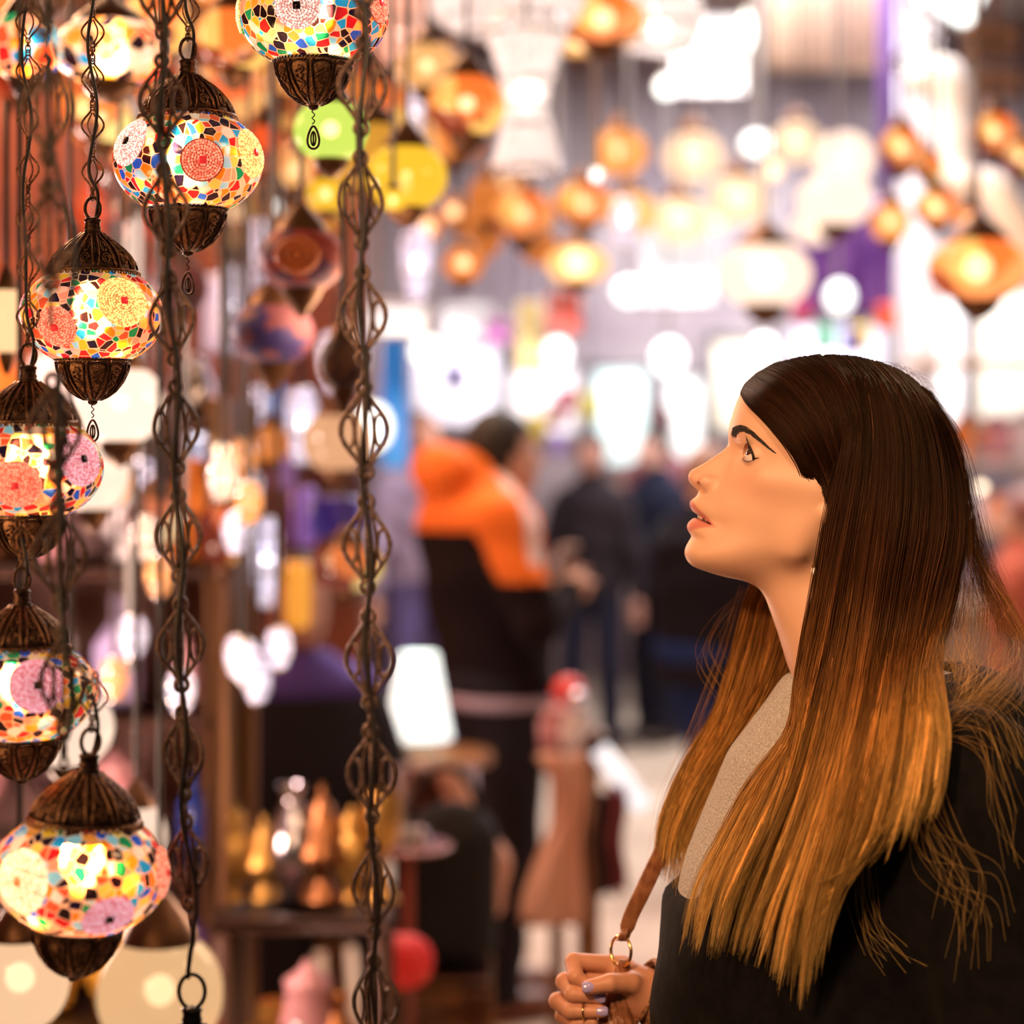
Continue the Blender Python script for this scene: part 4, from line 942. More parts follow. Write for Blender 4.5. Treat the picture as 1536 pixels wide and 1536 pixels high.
def room():
    fl = mat('floor_stone', (.62,.48,.36), .35); noisy(fl, (.50,.38,.28), (.70,.56,.43), 2.2, 5, .05)
    struct('floor', (-2.6,-1.2,-.1), (4.6,15.6,0), fl)
    ce = mat('ceiling_paint', (.62,.50,.42), .9); noisy(ce, (.50,.38,.32), (.72,.60,.52), .8, 3)
    struct('ceiling', (-2.6,-1.2,4.75), (4.6,15.6,4.85), ce)
    wl = mat('hung_textiles', (.3,.06,.05), .9); noisy(wl, (.10,.018,.03), (.42,.10,.05), 1.6, 3, lo=.3, hi=.7)
    struct('wall_left', (-2.7,-1.2,0), (-2.6,15.6,4.75), wl)
    wr = mat('pale_plaster', (.72,.66,.66), .8); struct('wall_right', (4.6,-1.2,0), (4.7,15.6,4.75), wr)
    wb = mat('back_wall_paint', (.50,.42,.46), .8); noisy(wb, (.36,.28,.34), (.62,.54,.56), 1.1, 4)
    struct('wall_back', (-2.7,15.6,0), (4.7,15.7,4.75), wb)
    ps = mat('shop_partition_wood', (.16,.05,.04), .7); noisy(ps, (.07,.014,.02), (.34,.09,.035), 1.4, 3, lo=.32, hi=.68)
    struct('wall_partition', (-2.6,7.3,0), (-.52,7.4,4.75), ps)
    # framed glowing panes added to make the far wall bright
    n = 0
    wf = mat('window_frame_paint', (.30,.26,.28), .5)
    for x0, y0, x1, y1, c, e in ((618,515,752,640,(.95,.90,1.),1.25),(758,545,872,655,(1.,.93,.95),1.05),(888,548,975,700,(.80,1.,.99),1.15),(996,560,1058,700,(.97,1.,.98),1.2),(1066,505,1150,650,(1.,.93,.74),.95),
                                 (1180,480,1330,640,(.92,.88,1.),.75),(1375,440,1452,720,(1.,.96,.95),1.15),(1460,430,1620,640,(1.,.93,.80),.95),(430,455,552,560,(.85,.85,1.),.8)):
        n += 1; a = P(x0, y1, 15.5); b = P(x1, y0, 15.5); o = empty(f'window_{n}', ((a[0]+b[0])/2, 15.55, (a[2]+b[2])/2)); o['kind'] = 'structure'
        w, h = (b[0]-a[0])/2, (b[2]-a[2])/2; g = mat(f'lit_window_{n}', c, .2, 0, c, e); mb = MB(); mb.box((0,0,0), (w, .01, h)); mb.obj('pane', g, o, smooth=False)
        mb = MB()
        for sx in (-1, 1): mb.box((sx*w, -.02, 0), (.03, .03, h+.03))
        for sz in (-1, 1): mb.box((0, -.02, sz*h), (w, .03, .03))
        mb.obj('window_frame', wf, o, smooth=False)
    # beam and trims
    bm = mat('beam_plaster', (.80,.58,.42), .8); a = P(1140, 96, 11.5); struct('trim_1', (a[0], 11.4, a[2]), (a[0]+.66, 11.7, 4.75), bm)
    vp = mat('violet_post', (.22,.10,.40), .7); a = P(1318, 0, 11.2); struct('trim_2', (a[0], 11.1, 2.9), (a[0]+.08, 11.25, 4.75), vp)
    wp = mat('white_column', (.85,.80,.80), .6); a = P(1350, 0, 12.0); struct('trim_3', (a[0], 11.9, 0), (a[0]+.20, 12.1, 4.75), wp)
TAKEN = []
def settle(px, py, w, h, d):
    """step back a little until the lamp no longer touches its neighbours"""
    off = sorted([k*.05 for k in range(-44, 60)], key=abs); best = (1e9, d)
    for o in off:
        q = d+o
        if q < max(2.55, d*.62) or (px < 700 and q > 7.0) or q > 14: continue
        c = np.array(P(px, py, q)); r = (S(w/2, q), S(h/2, q)*1.65); bad = 0.
        for p, pr, ptop in TAKEN:
            xy = r[0]+pr[0]+.008-math.hypot(c[0]-p[0], c[1]-p[1])
            if xy > 0 and (abs(c[2]-p[2]) < r[1]+pr[1]+.01 or (p[2] < c[2] < ptop)): bad += xy
        if bad < best[0]: best = (bad, q)
        if bad == 0: break
    d = best[1]; c = np.array(P(px, py, d)); r = (S(w/2, d), S(h/2, d)*1.65)
    top = min([4.75]+[p[2]-pr[1]*.9 for p, pr, t in TAKEN if math.hypot(c[0]-p[0], c[1]-p[1]) < pr[0]+.01 and p[2] > c[2]])
    TAKEN.append((c, r, top)); settle.top = top; return d
def cord_up(px, py, d, root, k=.004, m=None, top=4.75):
    top = min(top, getattr(settle, 'top', 4.75)); settle.top = 4.75
    mb = MB(); z0 = PZ(py, d)-root.location[2]; z1 = top-root.location[2]
    mb.tube([(0,0,z0), (0,0,(z0+z1)/2), (0,0,z1)], k, 5); mb.obj('hanging_cord', m or cm('dark_cord', (.03,.02,.02), .6), root)
def hang_globe(px, py, w, h, d, c, glow, label, group, pat=None, hot=6., hs=.16, cap=True, capm=None, bowl=True, name='hanging_lantern', cat='lantern', ho=(0,0)):
    """lit glass globe lamp: globe, cap, bowl, bulb"""
    d = settle(px, py, w, h, d)
    r = S(w/2, d); hh = S(h/2, d); root = empty(name, P(px, py, d), label, cat, group)
    mk = f'lamp_glass_{round(c[0],2)}_{round(c[1],2)}_{round(c[2],2)}_{glow}_{pat}'
    if mk not in BM:
        m = BM[mk] = D2.materials.new('lamp_glass'); m.use_nodes = True; nt = m.node_tree; nt.nodes.clear()
        em = N(m, 'ShaderNodeEmission', Strength=glow*1.45); em.inputs[0].default_value = (*c, 1)
        if pat:
            tc = N(m, 'ShaderNodeTexCoord'); v = N(m, 'ShaderNodeTexVoronoi', Scale=pat); L(m, tc.outputs['Object'], v.inputs['Vector'])
            sx = N(m, 'ShaderNodeSeparateColor'); L(m, v.outputs['Color'], sx.inputs[0]); rr = N(m, 'ShaderNodeValToRGB'); rr.color_ramp.interpolation = 'CONSTANT'
            cols = [c, (c[0], c[1]*.5, c[2]*.3), (min(1,c[0]*1.1), min(1,c[1]*1.5), c[2]*1.4), (c[0]*.25, c[1]*.12, c[2]*.2), (min(1,c[0]), c[1]*.8, c[2])]
            for i, q in enumerate(cols):
                e = rr.color_ramp.elements[i] if i < 2 else rr.color_ramp.elements.new(i/5); e.position = i/5; e.color = (*q, 1)
            L(m, sx.outputs[0], rr.inputs[0]); L(m, rr.outputs[0], em.inputs[0])
        tp = N(m, 'ShaderNodeBsdfTransparent'); tp.inputs[0].default_value = (1, .85, .7, 1)
        df = N(m, 'ShaderNodeBsdfGlossy', Roughness=.15); df.inputs[0].default_value = (.6,.6,.6,1)
        a = N(m, 'ShaderNodeMixShader'); a.inputs[0].default_value = .22; L(m, tp.outputs[0], a.inputs[1]); L(m, em.outputs[0], a.inputs[2])
        a.inputs[0].default_value = .82
        b = N(m, 'ShaderNodeMixShader'); b.inputs[0].default_value = .06; L(m, a.outputs[0], b.inputs[1]); L(m, df.outputs[0], b.inputs[2])
        o = N(m, 'ShaderNodeOutputMaterial'); L(m, b.outputs[0], o.inputs[0])
    mb = MB(); la = np.linspace(-1.25, 1.25, 14); mb.lathe([(r*math.cos(a), hh*math.sin(a)) for a in la], 22); mb.obj('globe', D2.materials.get('blurred_mosaic') or mosaic('blurred_mosaic', TILES, 46, 1.15, seed=5) if pat == 99 else BM[mk], root)
    cmn = capm or cm('lamp_brass', (.13,.06,.03), .4, .7)
    if cap: mb = MB(); mb.lathe([(r*.62, hh*.80),(r*.60, hh*.92),(r*.42, hh*1.2),(r*.18, hh*1.48),(r*.06, hh*1.62)], 16); mb.obj('cap', cmn, root)
    if bowl: mb = MB(); mb.lathe([(r*.05, -hh*1.50),(r*.25, -hh*1.36),(r*.42, -hh*1.12),(r*.50, -hh*.88),(r*.44, -hh*.86)], 16); mb.obj('bowl', cmn, root)
    if hot:
        hk = f'bulb_{hot}'; mb = MB(); mb.ball((ho[0]*r, 0, ho[1]*hh), r*hs if hs else .02, 10, 8); mb.obj('bulb', cm(hk, (1,.8,.55), .5, 0, hot, (1,.80,.55)), root)
    cord_up(px, py-h*.75, d, root)
    return root
def spot(px, py, w, h, d, c, e, label, group=None, name='spotlight'):
    """small round lit ceiling spot hanging on a stem, its bright face to the front"""
    d = settle(px, py, w, h, d)
    r = S(w/2, d); hh = S(h/2, d); root = empty(name, P(px, py, d), label, 'spotlight', group)
    mb = MB(); mb.lathe([(0.0005, -.02),(1,-.015),(1,0),(.0005,.004)], 20, R=Matrix.Rotation(math.pi/2, 3, 'X')); V = mb.V[0]; V[:, 0] *= r; V[:, 2] *= hh
    mb.obj('lens', cm(f'spot_{round(c[0],2)}_{e}', c, .3, 0, e, c), root)
    mb = MB(); mb.lathe([(1.04, -.02),(1.04,.01),(.8,.12),(.3,.15),(.001,.15)], 20, R=Matrix.Rotation(-math.pi/2, 3, 'X')); V = mb.V[0]; V[:, 0] *= r; V[:, 2] *= hh; V[:, 1] = abs(V[:, 1])+.012
    mb.obj('housing', cm('spot_housing', (.5,.5,.5), .4), root)
    mb = MB(); mb.tube([(0, .09, hh*.8), (0, .09, 4.75-root.location[2])], .008, 6); mb.obj('stem', cm('spot_housing', (.5,.5,.5), .4), root)
    return root
def lathe_thing(name, cat, label, group, prof, loc, m, seg=18, parts=(), scale=1., flute=0, famp=0., w=1.):
    """one turned vessel; parts: (name, profile, material)"""
    if parts:
        root = empty(name, loc, label, cat, group); MB().lathe([(r*scale, z*scale) for r, z in prof], seg, flute=flute, famp=famp).obj('body', m, root)
        for pn, pp, pm in parts: MB().lathe([(r*scale, z*scale) for r, z in pp], 14).obj(pn, pm, root)
        return root
    o = MB().lathe([(r*scale*w, z*scale) for r, z in prof], seg, flute=flute, famp=famp).obj(name, m, None, loc); return tag(o, label, cat, group)
SH = {'vase': [(.001,0),(.30,0),(.26,.06),(.42,.30),(.46,.48),(.34,.70),(.16,.84),(.15,.92),(.24,1.)],
      'bottle': [(.001,0),(.24,0),(.27,.08),(.27,.55),(.12,.74),(.08,.80),(.08,.96),(.11,1.)],
      'bowl': [(.001,0),(.30,0),(.22,.10),(.75,.50),(1.05,1.),(1.0,1.),(.6,.5),(.05,.2)],
      'goblet': [(.001,0),(.34,0),(.30,.05),(.07,.14),(.06,.42),(.30,.56),(.38,.80),(.34,1.)],
      'urn': [(.001,0),(.25,0),(.20,.05),(.12,.14),(.40,.36),(.44,.55),(.30,.72),(.20,.76),(.34,.82),(.12,.92),(.03,1.)],
      'cone_lamp': [(.001,0),(.34,0),(.30,.06),(.14,.16),(.14,.30),(.52,.36),(.50,.44),(.18,.82),(.05,.90),(.06,.95),(.01,1.)],
      'jar': [(.001,0),(.36,0),(.40,.10),(.42,.60),(.30,.76),(.32,.80),(.34,.86),(.10,.94),(.05,1.)]}
ADJ = {'copper': ((.42,.17,.07), .3, .9), 'golden': ((.62,.34,.09), .32, .8), 'violet': ((.16,.08,.38), .25, 0), 'blue': ((.04,.07,.40), .2, 0), 'white': ((.80,.72,.74), .25, 0), 'pink': ((.65,.30,.34), .35, 0),
       'dark': ((.03,.02,.03), .3, 0), 'orange': ((.80,.22,.03), .35, 0), 'silver': ((.62,.58,.66), .18, 1.), 'red': ((.55,.03,.03), .3, 0), 'amber': ((.85,.42,.05), .3, 0), 'teal': ((.03,.25,.32), .25, 0), 'lilac': ((.45,.36,.66), .35, 0)}
def good(kind, adj, x, y, z, h, label, group=None, w=1.):
    c, ro, me = ADJ[adj]; return lathe_thing(kind if kind != 'cone_lamp' else 'pointed_lantern', {'cone_lamp': 'lantern'}.get(kind, kind), label, group, SH[kind], (x, y, z), cm('glaze_'+adj, c, ro, me), scale=h, flute=8 if kind in ('cone_lamp',) else 0, famp=.04, w=w)
def shelf_rack():
    wd = mat('shelf_wood', (.36,.16,.06), .5); noisy(wd, (.22,.09,.035), (.48,.23,.09), 3, 5, .1, .01, (8, 8, 1))
    root = empty('display_rack', (-1.07, 4.35, 0), 'tall wooden display rack of vases at the left behind the lanterns', 'rack')
    x0, x1, y0, y1 = -.50, .50, -.24, .24
    for z in (.22,.56,.88,1.17,1.46,1.74): MB().box((0, 0, z), (.50, .24, .011), bev=.003).obj('shelf', cm('dark_walnut', (.09,.035,.02), .5), root, smooth=False)
    for x in (x0, x1): MB().box((x, 0, .90), (.02, .24, .90), bev=.003).obj('side_panel', wd, root, smooth=False)
    MB().box((0, .25, .90), (.52, .01, .90)).obj('back_panel', cm('rack_back', (.30,.16,.15), .7), root, smooth=False)
    rng = random.Random(4); kinds = ['vase','jar','goblet','bottle','urn','vase']
    cols = {0: ['copper','golden','pink','amber','orange','silver'], 1: ['golden','silver','violet','amber','pink','white'], 2: ['copper','silver','blue','golden','dark','pink'], 3: ['white','silver','orange','pink','silver','lilac'], 4: ['silver','white','orange','copper','white','pink'], 5: ['white','lilac','copper','orange','silver','white']}
    sn = ['lowest','second','third','fourth','fifth','topmost']; on = ['first','second','third','fourth','fifth','sixth','seventh','eighth']
    for si, z in enumerate((.22,.56,.88,1.17,1.46,1.74)):
        for k in range(7):
            kind = rng.choice(kinds); adj = rng.choice(cols[si]); h = rng.uniform(.13, .22); x = -1.07-.42+k*.140+rng.uniform(-.01,.01)
            good(kind, adj, x, 4.35+rng.uniform(-.10,.02), z+.0145, h, f'{adj} {kind} on the {sn[si]} shelf of the rack, {on[k]} from the left', w=.85)
def low_table():
    wd = D2.materials['shelf_wood']
    root = empty('display_table', (-.40, 3.9, 0), 'low stepped wooden table crowded with brass wares behind the heavy chains', 'table')
    for z, x0, x1, y0, y1 in ((.50,-.17,.17,-.30,.12),(.80,-.17,.17,.12,.40),(.28,-.17,.17,-.55,-.30)):
        MB().box(((x0+x1)/2, (y0+y1)/2, z), ((x1-x0)/2, (y1-y0)/2, .014), bev=.003).obj('step_board', cm('dark_walnut', (.09,.035,.02), .5), root, smooth=False)
    for x in (-.15, .15):
        for y, h in ((-.53,.28),(-.28,.50),(.14,.80),(.38,.80)): MB().box((x, y, h/2-.01), (.014, .014, h/2-.006)).obj('leg', cm('dark_walnut', (.09,.035,.02), .5), root, smooth=False)
    rng = random.Random(9)
    rows = [(.814, 4.16, ['urn','cone_lamp','vase','cone_lamp','urn','goblet'], ['golden','golden','copper','golden','silver','dark'], (.17,.27), 'back'),
            (.514, 3.86, ['cone_lamp','jar','vase','urn','bowl','goblet'], ['golden','copper','amber','violet','golden','pink'], (.16,.27), 'middle'),
            (.514, 3.70, ['goblet','jar','bottle','vase','urn','jar'], ['copper','silver','orange','blue','golden','dark'], (.13,.20), 'second'),
            (.294, 3.47, ['jar','vase','goblet','bottle','jar','urn'], ['golden','pink','blue','copper','dark','amber'], (.19,.27), 'front')]
    on = ['first','second','third','fourth','fifth','sixth']
    for z, y, ks, cs, hr, rn in rows:
        for k in range(6):
            kind = rng.choice(ks) if rn != 'back' else ks[k]; adj = rng.choice(cs); x = -.40-.145+k*.058
            good(kind, adj, x, y+rng.uniform(-.02,.02), z+.0005, rng.uniform(*hr)*(.3 if kind == 'bowl' else 1), f'{adj} {kind.replace("cone_lamp","pointed lantern")} in the {rn} row on the low table, {on[k]} from the left', w=.50 if rn in ('back','middle') else .62)
# ---- people, built as bodies with clothes
def figure(label, X, Y, rz, h, body, cloth, hair_c=(.01,.008,.008), res=.014):
    """body: F(x,y,z) for skin; cloth: list of (name, F, material, lo, hi). local frame: faces +x, z up"""
    root = empty('person', (X, Y, 0), label, 'person'); root.rotation_euler[2] = rz
    for n, F, m, lo, hi, rs in [('body', body[0], body[1], body[2], body[3], res*.8)]+[(c[0], c[1], c[2], c[3], c[4], res) for c in cloth]:
        V, Q = surface(F, lo, hi, rs); link(n, mesh(n, V, Q, m), root)
    return root
def mk_person(label, X, Y, rz, h=1.76, lean=.0, head=(0,0), arms=None, jacket=(.02,.02,.03), jacket2=None, split=1.33, trousers=(.02,.02,.03), hairc=(.012,.008,.006), skinc=(.62,.34,.24), stride=.0, hem=.92, hood=False, hat=None, hem_band=None, bulk=1., shoes=(.03,.015,.01), bald=False):
    k = h/1.76; hx, hz = head; sk = mat('skin_tone', skinc, .5)
    hc = np.array([.02+lean*.5+hx, 0, 1.635+hz])*1.
    arms = arms or [((.05,.26,1.10), (.06,.27,.86)), ((.05,-.26,1.10), (.06,-.27,.86))]
    sx = lambda z: lean*np.clip((z-.9)/.7, 0, 1)
    def bodyF(X_, Y_, Z_):
        x, y, z = X_/k, Y_/k, Z_/k
        F = s_ell(x, y, z, hc, (.098,.076,.118)); F = smin(F, s_ell(x, y, z, hc+[.045,0,-.055], (.055,.05,.055)), .03)
        F = smin(F, s_ell(x, y, z, hc+[.112,0,-.015], (.018,.013,.022)), .012)
        for s in (-1, 1): F = smin(F, s_ell(x, y, z, hc+[.0,s*.078,-.01], (.018,.010,.03)), .008); F = smax(F, -s_ell(x, y, z, hc+[.098,s*.032,.012], (.014,.014,.009)), .008)
        F = smin(F, s_cap(x, y, z, hc+[-.03,0,-.07], (sx(1.45)-.01,0,1.42), .056, .062), .03)
        F = smin(F, s_cap(x, y, z, (sx(1.3),0,1.36), (0,0,.95), .11, .12), .05)
        for (el, hd), s in zip(arms, (1, -1)):
            sh = (sx(1.4), s*.17, 1.38); F = smin(F, s_cap(x, y, z, sh, el, .045, .036), .02); F = smin(F, s_cap(x, y, z, el, hd, .036, .026), .01)
            d = np.array(hd)-np.array(el); d = d/np.linalg.norm(d); w = np.array(hd)+d*.05; F = smin(F, s_ell(x, y, z, w, (.042,.032,.042)), .015)
            for q in range(4): o = np.array([0, (q-1.5)*.017, 0]); F = smin(F, s_cap(x, y, z, w+d*.025+o, w+d*.085+o+[.01,0,-.015], .009, .0075), .004)
            F = smin(F, s_cap(x, y, z, w+[0,-s*.02,0], w+d*.04+[.01,-s*.045,.01], .011, .009), .006)
        for s in (-1, 1): F = smin(F, s_cap(x, y, z, (0, s*.09, .9), (s*stride, s*.10, .12), .07, .045), .03)
        return F
    lo = (-.45,-.45,0); hi = (.75,.45,1.90)
    def trF(X_, Y_, Z_):
        x, y, z = X_/k, Y_/k, Z_/k; F = s_ell(x, y, z, (-.01,0,.94), (.145*bulk,.185*bulk,.14))
        for s in (-1, 1):
            kn = (s*stride*.5+.02, s*.105, .50); an = (s*stride, s*.11, .07)
            F = smin(F, s_cap(x, y, z, (0, s*.09, .88), kn, .10*bulk, .075), .03); F = smin(F, s_cap(x, y, z, kn, an, .075, .062), .02)
        F = F+.004*np.sin(z*45+y*30)*(z < .5)
        return np.maximum(F, .045-z)
    def jkF(X_, Y_, Z_):
        x, y, z = X_/k, Y_/k, Z_/k; cx = sx(z)*.9; hh = np.interp(z, [.8,1.0,1.2,1.38,1.48,1.53], [.15,.142,.155,.150,.10,.07])*bulk; hy = np.interp(z, [.8,1.0,1.2,1.36,1.44,1.53], [.20,.185,.20,.215,.15,.075])*bulk
        F = (np.sqrt(((x-cx)/hh)**2+(y/hy)**2)-1)*.13; F = smax(F, z-1.50, .03); F = smax(F, hem-z, .02)
        for (el, hd), s in zip(arms, (1, -1)):
            sh = (sx(1.4), s*.175*bulk, 1.385); F = smin(F, s_cap(x, y, z, sh, el, .070*bulk, .058*bulk), .05); F = smin(F, s_cap(x, y, z, el, np.array(el)+(np.array(hd)-np.array(el))*.93, .058*bulk, .042), .02)
        if hood: F = smin(F, s_ell(x, y, z, (sx(1.45)-.085,0,1.50), (.085,.125,.085)), .04)
        F = smin(F, s_cap(x, y, z, (sx(1.5)-.01,0,1.44), (sx(1.5)+.0,0,1.50), .082, .078), .02)
        return F+.004*np.sin(z*34+y*14+x*20)
    jm = mat('jacket_cloth', jacket, .9, Specular_IOR_Level=.15); mats = [jm]
    root = empty('person', (X, Y, 0), label, 'person'); root.rotation_euler[2] = rz
    V, Q = surface(bodyF, lo, hi, .0105); link('body', mesh('body', V, Q, sk), root)
    V, Q = surface(trF, lo, (.5,.45,1.25), .015); link('trousers', mesh('trousers', V, Q, mat('trouser_cloth', trousers, .9, Specular_IOR_Level=.15)), root)
    V, Q = surface(jkF, lo, hi, .013); mi = None
    if jacket2:
        mats.append(mat('jacket_yoke', jacket2, .7)); cz = V[Q].mean(1)/k; a = cz[:, 2]; yy = abs(cz[:, 1]); mi = (a > split-.13*np.clip((yy-.19)/.06, 0, 1)).astype(int)
        if len(jacket2) and hood == 'stripe': mats.append(mat('jacket_stripe', (.85,.72,.72), .6)); mi = np.where((mi == 1) & (cz[:, 0] > -.05) & (cz[:, 0] < .0) & (cz[:, 1] < -.07) & (a > 1.26), 2, mi)
    link('jacket', mesh('jacket', V, Q, None, True, mats, mi), root)
    if hem_band: V, Q = surface(lambda x, y, z: np.maximum(jkF(x, y, z)-.006, abs(z/k-hem-.012)-.018), lo, hi, .010); link('hem_band', mesh('hem_band', V, Q, mat('band_cloth', hem_band, .6)), root)
    if not bald:
        def hrF(X_, Y_, Z_):
            x, y, z = X_/k, Y_/k, Z_/k; F = s_ell(x, y, z, hc+[-.012,0,.018], (.106,.086,.116)); return smax(F, -(z-hc[2]+.02-.55*(x-hc[0]-.01)*(x > hc[0]-.2)-.0)+.0, .02)
        def hrF2(X_, Y_, Z_):
            x, y, z = X_/k, Y_/k, Z_/k; F = s_ell(x, y, z, hc+[-.012,0,.018], (.106,.086,.116)); cut = np.where(x > hc[0]+.02, hc[2]+.055, hc[2]-.045)-z; return smax(F, cut, .01)
        V, Q = surface(hrF2, (-.45,-.3,1.2), (.75,.3,1.95), .011); link('hair', mesh('hair', V, Q, mat('short_hair', hairc, .6)), root)
    for s in (-1, 1):
        V, Q = surface(lambda x, y, z: np.maximum(smin(s_ell(x/k, y/k, z/k, (s*stride-.02, s*.11, .05), (.075,.05,.07)), s_ell(x/k, y/k, z/k, (s*stride+.08, s*.115, .035), (.11,.048,.045)), .03), .003-z), (-.4,-.3,0), (.55,.3,.2), .011)
        link('shoe', mesh('shoe', V, Q, mat('shoe_leather', shoes, .4)), root)
    return root
def people():
    mk_person('man in an orange and black jacket seen from behind, head bent over his phone', PX(746, 6.45), 6.45, .45, 1.90, lean=-.10, head=(.045,-.085), arms=[((.02,.27,1.13), (.18,.10,1.20)), ((-.02,-.29,1.10), (.16,-.14,1.17))], jacket=(.012,.006,.007), jacket2=(.95,.20,.01), split=1.345, trousers=(.022,.018,.024), hood='stripe', hem=.86, hem_band=(.42,.32,.42), bulk=1.08, stride=.05, shoes=(.20,.06,.02))
    ph = MB(); ph.box((0,0,0), (.036,.006,.072), bev=.005); px_ = P(842, 842, 6.36); o = ph.obj('phone', cm('phone_screen', (.9,.7,.7), .3), None, px_, (.7,0,.6)); tag(o, 'phone held up by the man in the orange jacket', 'phone')
    mk_person('man in a dark grey jacket standing beyond the orange jacket, facing this way', PX(888, 11.8), 11.8, -1.9, 1.78, jacket=(.018,.013,.016), trousers=(.012,.012,.025), hem=.86, bulk=.92, skinc=(.40,.20,.15))
    mk_person('person in dark navy with a pale bald head between two dark coats', PX(985, 12.2), 12.2, -2.6, 1.80, jacket=(.012,.014,.03), trousers=(.01,.01,.02), skinc=(.65,.38,.30), bulk=1.0)
    mk_person('large man in a black coat and blue jeans right behind the face of the woman', PX(1058, 8.3), 8.3, .5, 1.70, jacket=(.008,.006,.010), trousers=(.012,.025,.10), hem=.80, bulk=1.28, skinc=(.62,.34,.25), hairc=(.30,.16,.11), stride=.10)
    mk_person('distant person with brown hair left of the orange hood', PX(632, 11.2), 11.2, -1.2, 1.88, jacket=(.30,.24,.34), trousers=(.10,.08,.2), skinc=(.6,.3,.2), hairc=(.14,.05,.03))
    mk_person('distant tall person in brown before the pale shop windows', PX(990, 14.0), 14.0, 1.5, 1.96, jacket=(.22,.08,.10), trousers=(.05,.04,.07), hairc=(.10,.03,.03), bulk=.8)
    mk_person('distant shopper in red brown at the right edge beside the hair', PX(1530, 9.0), 9.0, 2.8, 1.5, jacket=(.40,.09,.05), trousers=(.12,.06,.06), hairc=(.2,.06,.04))
    seated()
def seated():
    root = empty('person', (PX(440, 5.5), 5.5, 0), 'seated person in black with blue violet scarf, low behind the brass wares', 'person'); root.rotation_euler[2] = -1.25
    sk = mat('skin_tone', (.66,.36,.27), .5)
    def bF(x, y, z):
        F = s_ell(x, y, z, (.06,0,1.30), (.098,.076,.118)); F = smin(F, s_ell(x, y, z, (.105,0,1.245), (.055,.05,.055)), .03); F = smin(F, s_ell(x, y, z, (.172,0,1.285), (.018,.013,.022)), .012)
        F = smin(F, s_cap(x, y, z, (.03,0,1.23), (.0,0,1.08), .055, .06), .03); F = smin(F, s_cap(x, y, z, (0,0,1.02), (0,0,.60), .11, .13), .05)
        for s in (-1, 1):
            F = smin(F, s_cap(x, y, z, (0,s*.17,1.03), (.06,s*.26,.78), .045, .036), .02); F = smin(F, s_cap(x, y, z, (.06,s*.26,.78), (.30,s*.14,.72), .036, .026), .01); F = smin(F, s_ell(x, y, z, (.35,s*.13,.72), (.06,.035,.025)), .015)
            for q in range(4): F = smin(F, s_cap(x, y, z, (.37,s*.13+(q-1.5)*.017,.72), (.43,s*.13+(q-1.5)*.017,.705), .009, .0075), .004)
            F = smin(F, s_cap(x, y, z, (0,s*.1,.55), (.45,s*.13,.55), .07, .06), .03); F = smin(F, s_cap(x, y, z, (.45,s*.13,.55), (.47,s*.13,.10), .05, .04), .02)
        return F
    def jF(x, y, z):
        hh = np.interp(z, [.5,.7,.9,1.06,1.15], [.17,.16,.16,.15,.09]); hy = np.interp(z, [.5,.7,.9,1.04,1.14], [.22,.22,.23,.22,.10])
        F = (np.sqrt((x/hh)**2+(y/hy)**2)-1)*.13; F = smax(F, z-1.12, .03); F = np.maximum(F, .48-z)
        for s in (-1, 1): F = smin(F, s_cap(x, y, z, (0,s*.18,1.02), (.06,s*.27,.78), .072, .06), .05); F = smin(F, s_cap(x, y, z, (.06,s*.27,.78), (.27,s*.15,.73), .06, .046), .02)
        return F
    def tF(x, y, z):
        F = None
        for s in (-1, 1): a = smin(s_cap(x, y, z, (0,s*.1,.56), (.46,s*.13,.56), .10, .08), s_cap(x, y, z, (.46,s*.13,.55), (.47,s*.13,.10), .078, .06), .03); F = a if F is None else smin(F, a, .03)
        return F
    lo, hi = (-.4,-.45,.02), (.65,.45,1.45)
    V, Q = surface(bF, lo, hi, .011); link('body', mesh('body', V, Q, sk), root)
    V, Q = surface(jF, lo, hi, .013); link('jacket', mesh('jacket', V, Q, mat('jacket_cloth', (.008,.006,.01), .8)), root)
    V, Q = surface(tF, lo, hi, .014); link('trousers', mesh('trousers', V, Q, mat('trouser_cloth', (.01,.008,.012), .8)), root)
    def sF(x, y, z): return smax(smin(s_ell(x, y, z, (-.01,0,1.09), (.16,.235,.07)), s_ell(x, y, z, (.05,0,1.13), (.10,.12,.07)), .04), -(s_cap(x, y, z, (.03,0,1.0), (.04,0,1.4), .065)), .01)
    V, Q = surface(sF, lo, hi, .012); link('scarf', mesh('scarf', V, Q, mat('violet_scarf', (.12,.08,.42), .8)), root)
    def hF(x, y, z): return smax(s_ell(x, y, z, (.048,0,1.318), (.106,.086,.116)), np.where(x > .08, 1.355, 1.255)-z, .01)
    V, Q = surface(hF, lo, (.65,.45,1.5), .011); link('hair', mesh('hair', V, Q, mat('short_hair', (.02,.01,.02), .6)), root)
    for s in (-1, 1): V, Q = surface(lambda x, y, z: np.maximum(s_ell(x, y, z, (.51,s*.13,.05), (.13,.05,.05)), .003-z), (.3,-.3,0), (.7,.3,.2), .011); link('shoe', mesh('shoe', V, Q, mat('shoe_leather', (.02,.01,.01), .4)), root)
    st = empty('stool', (PX(440, 5.5), 5.5, 0), 'dark wooden stool under the seated person in black', 'stool'); wd = D2.materials['shelf_wood']
    MB().lathe([(.001,.44),(.19,.44),(.20,.455),(.19,.468),(.001,.468)], 24).obj('seat', wd, st)
    for a in range(4): q = a*math.pi/2+.78; MB().tube([(.15*math.cos(q), .15*math.sin(q), .45), (.19*math.cos(q), .19*math.sin(q), .005)], .016, 8).obj('leg', wd, st)
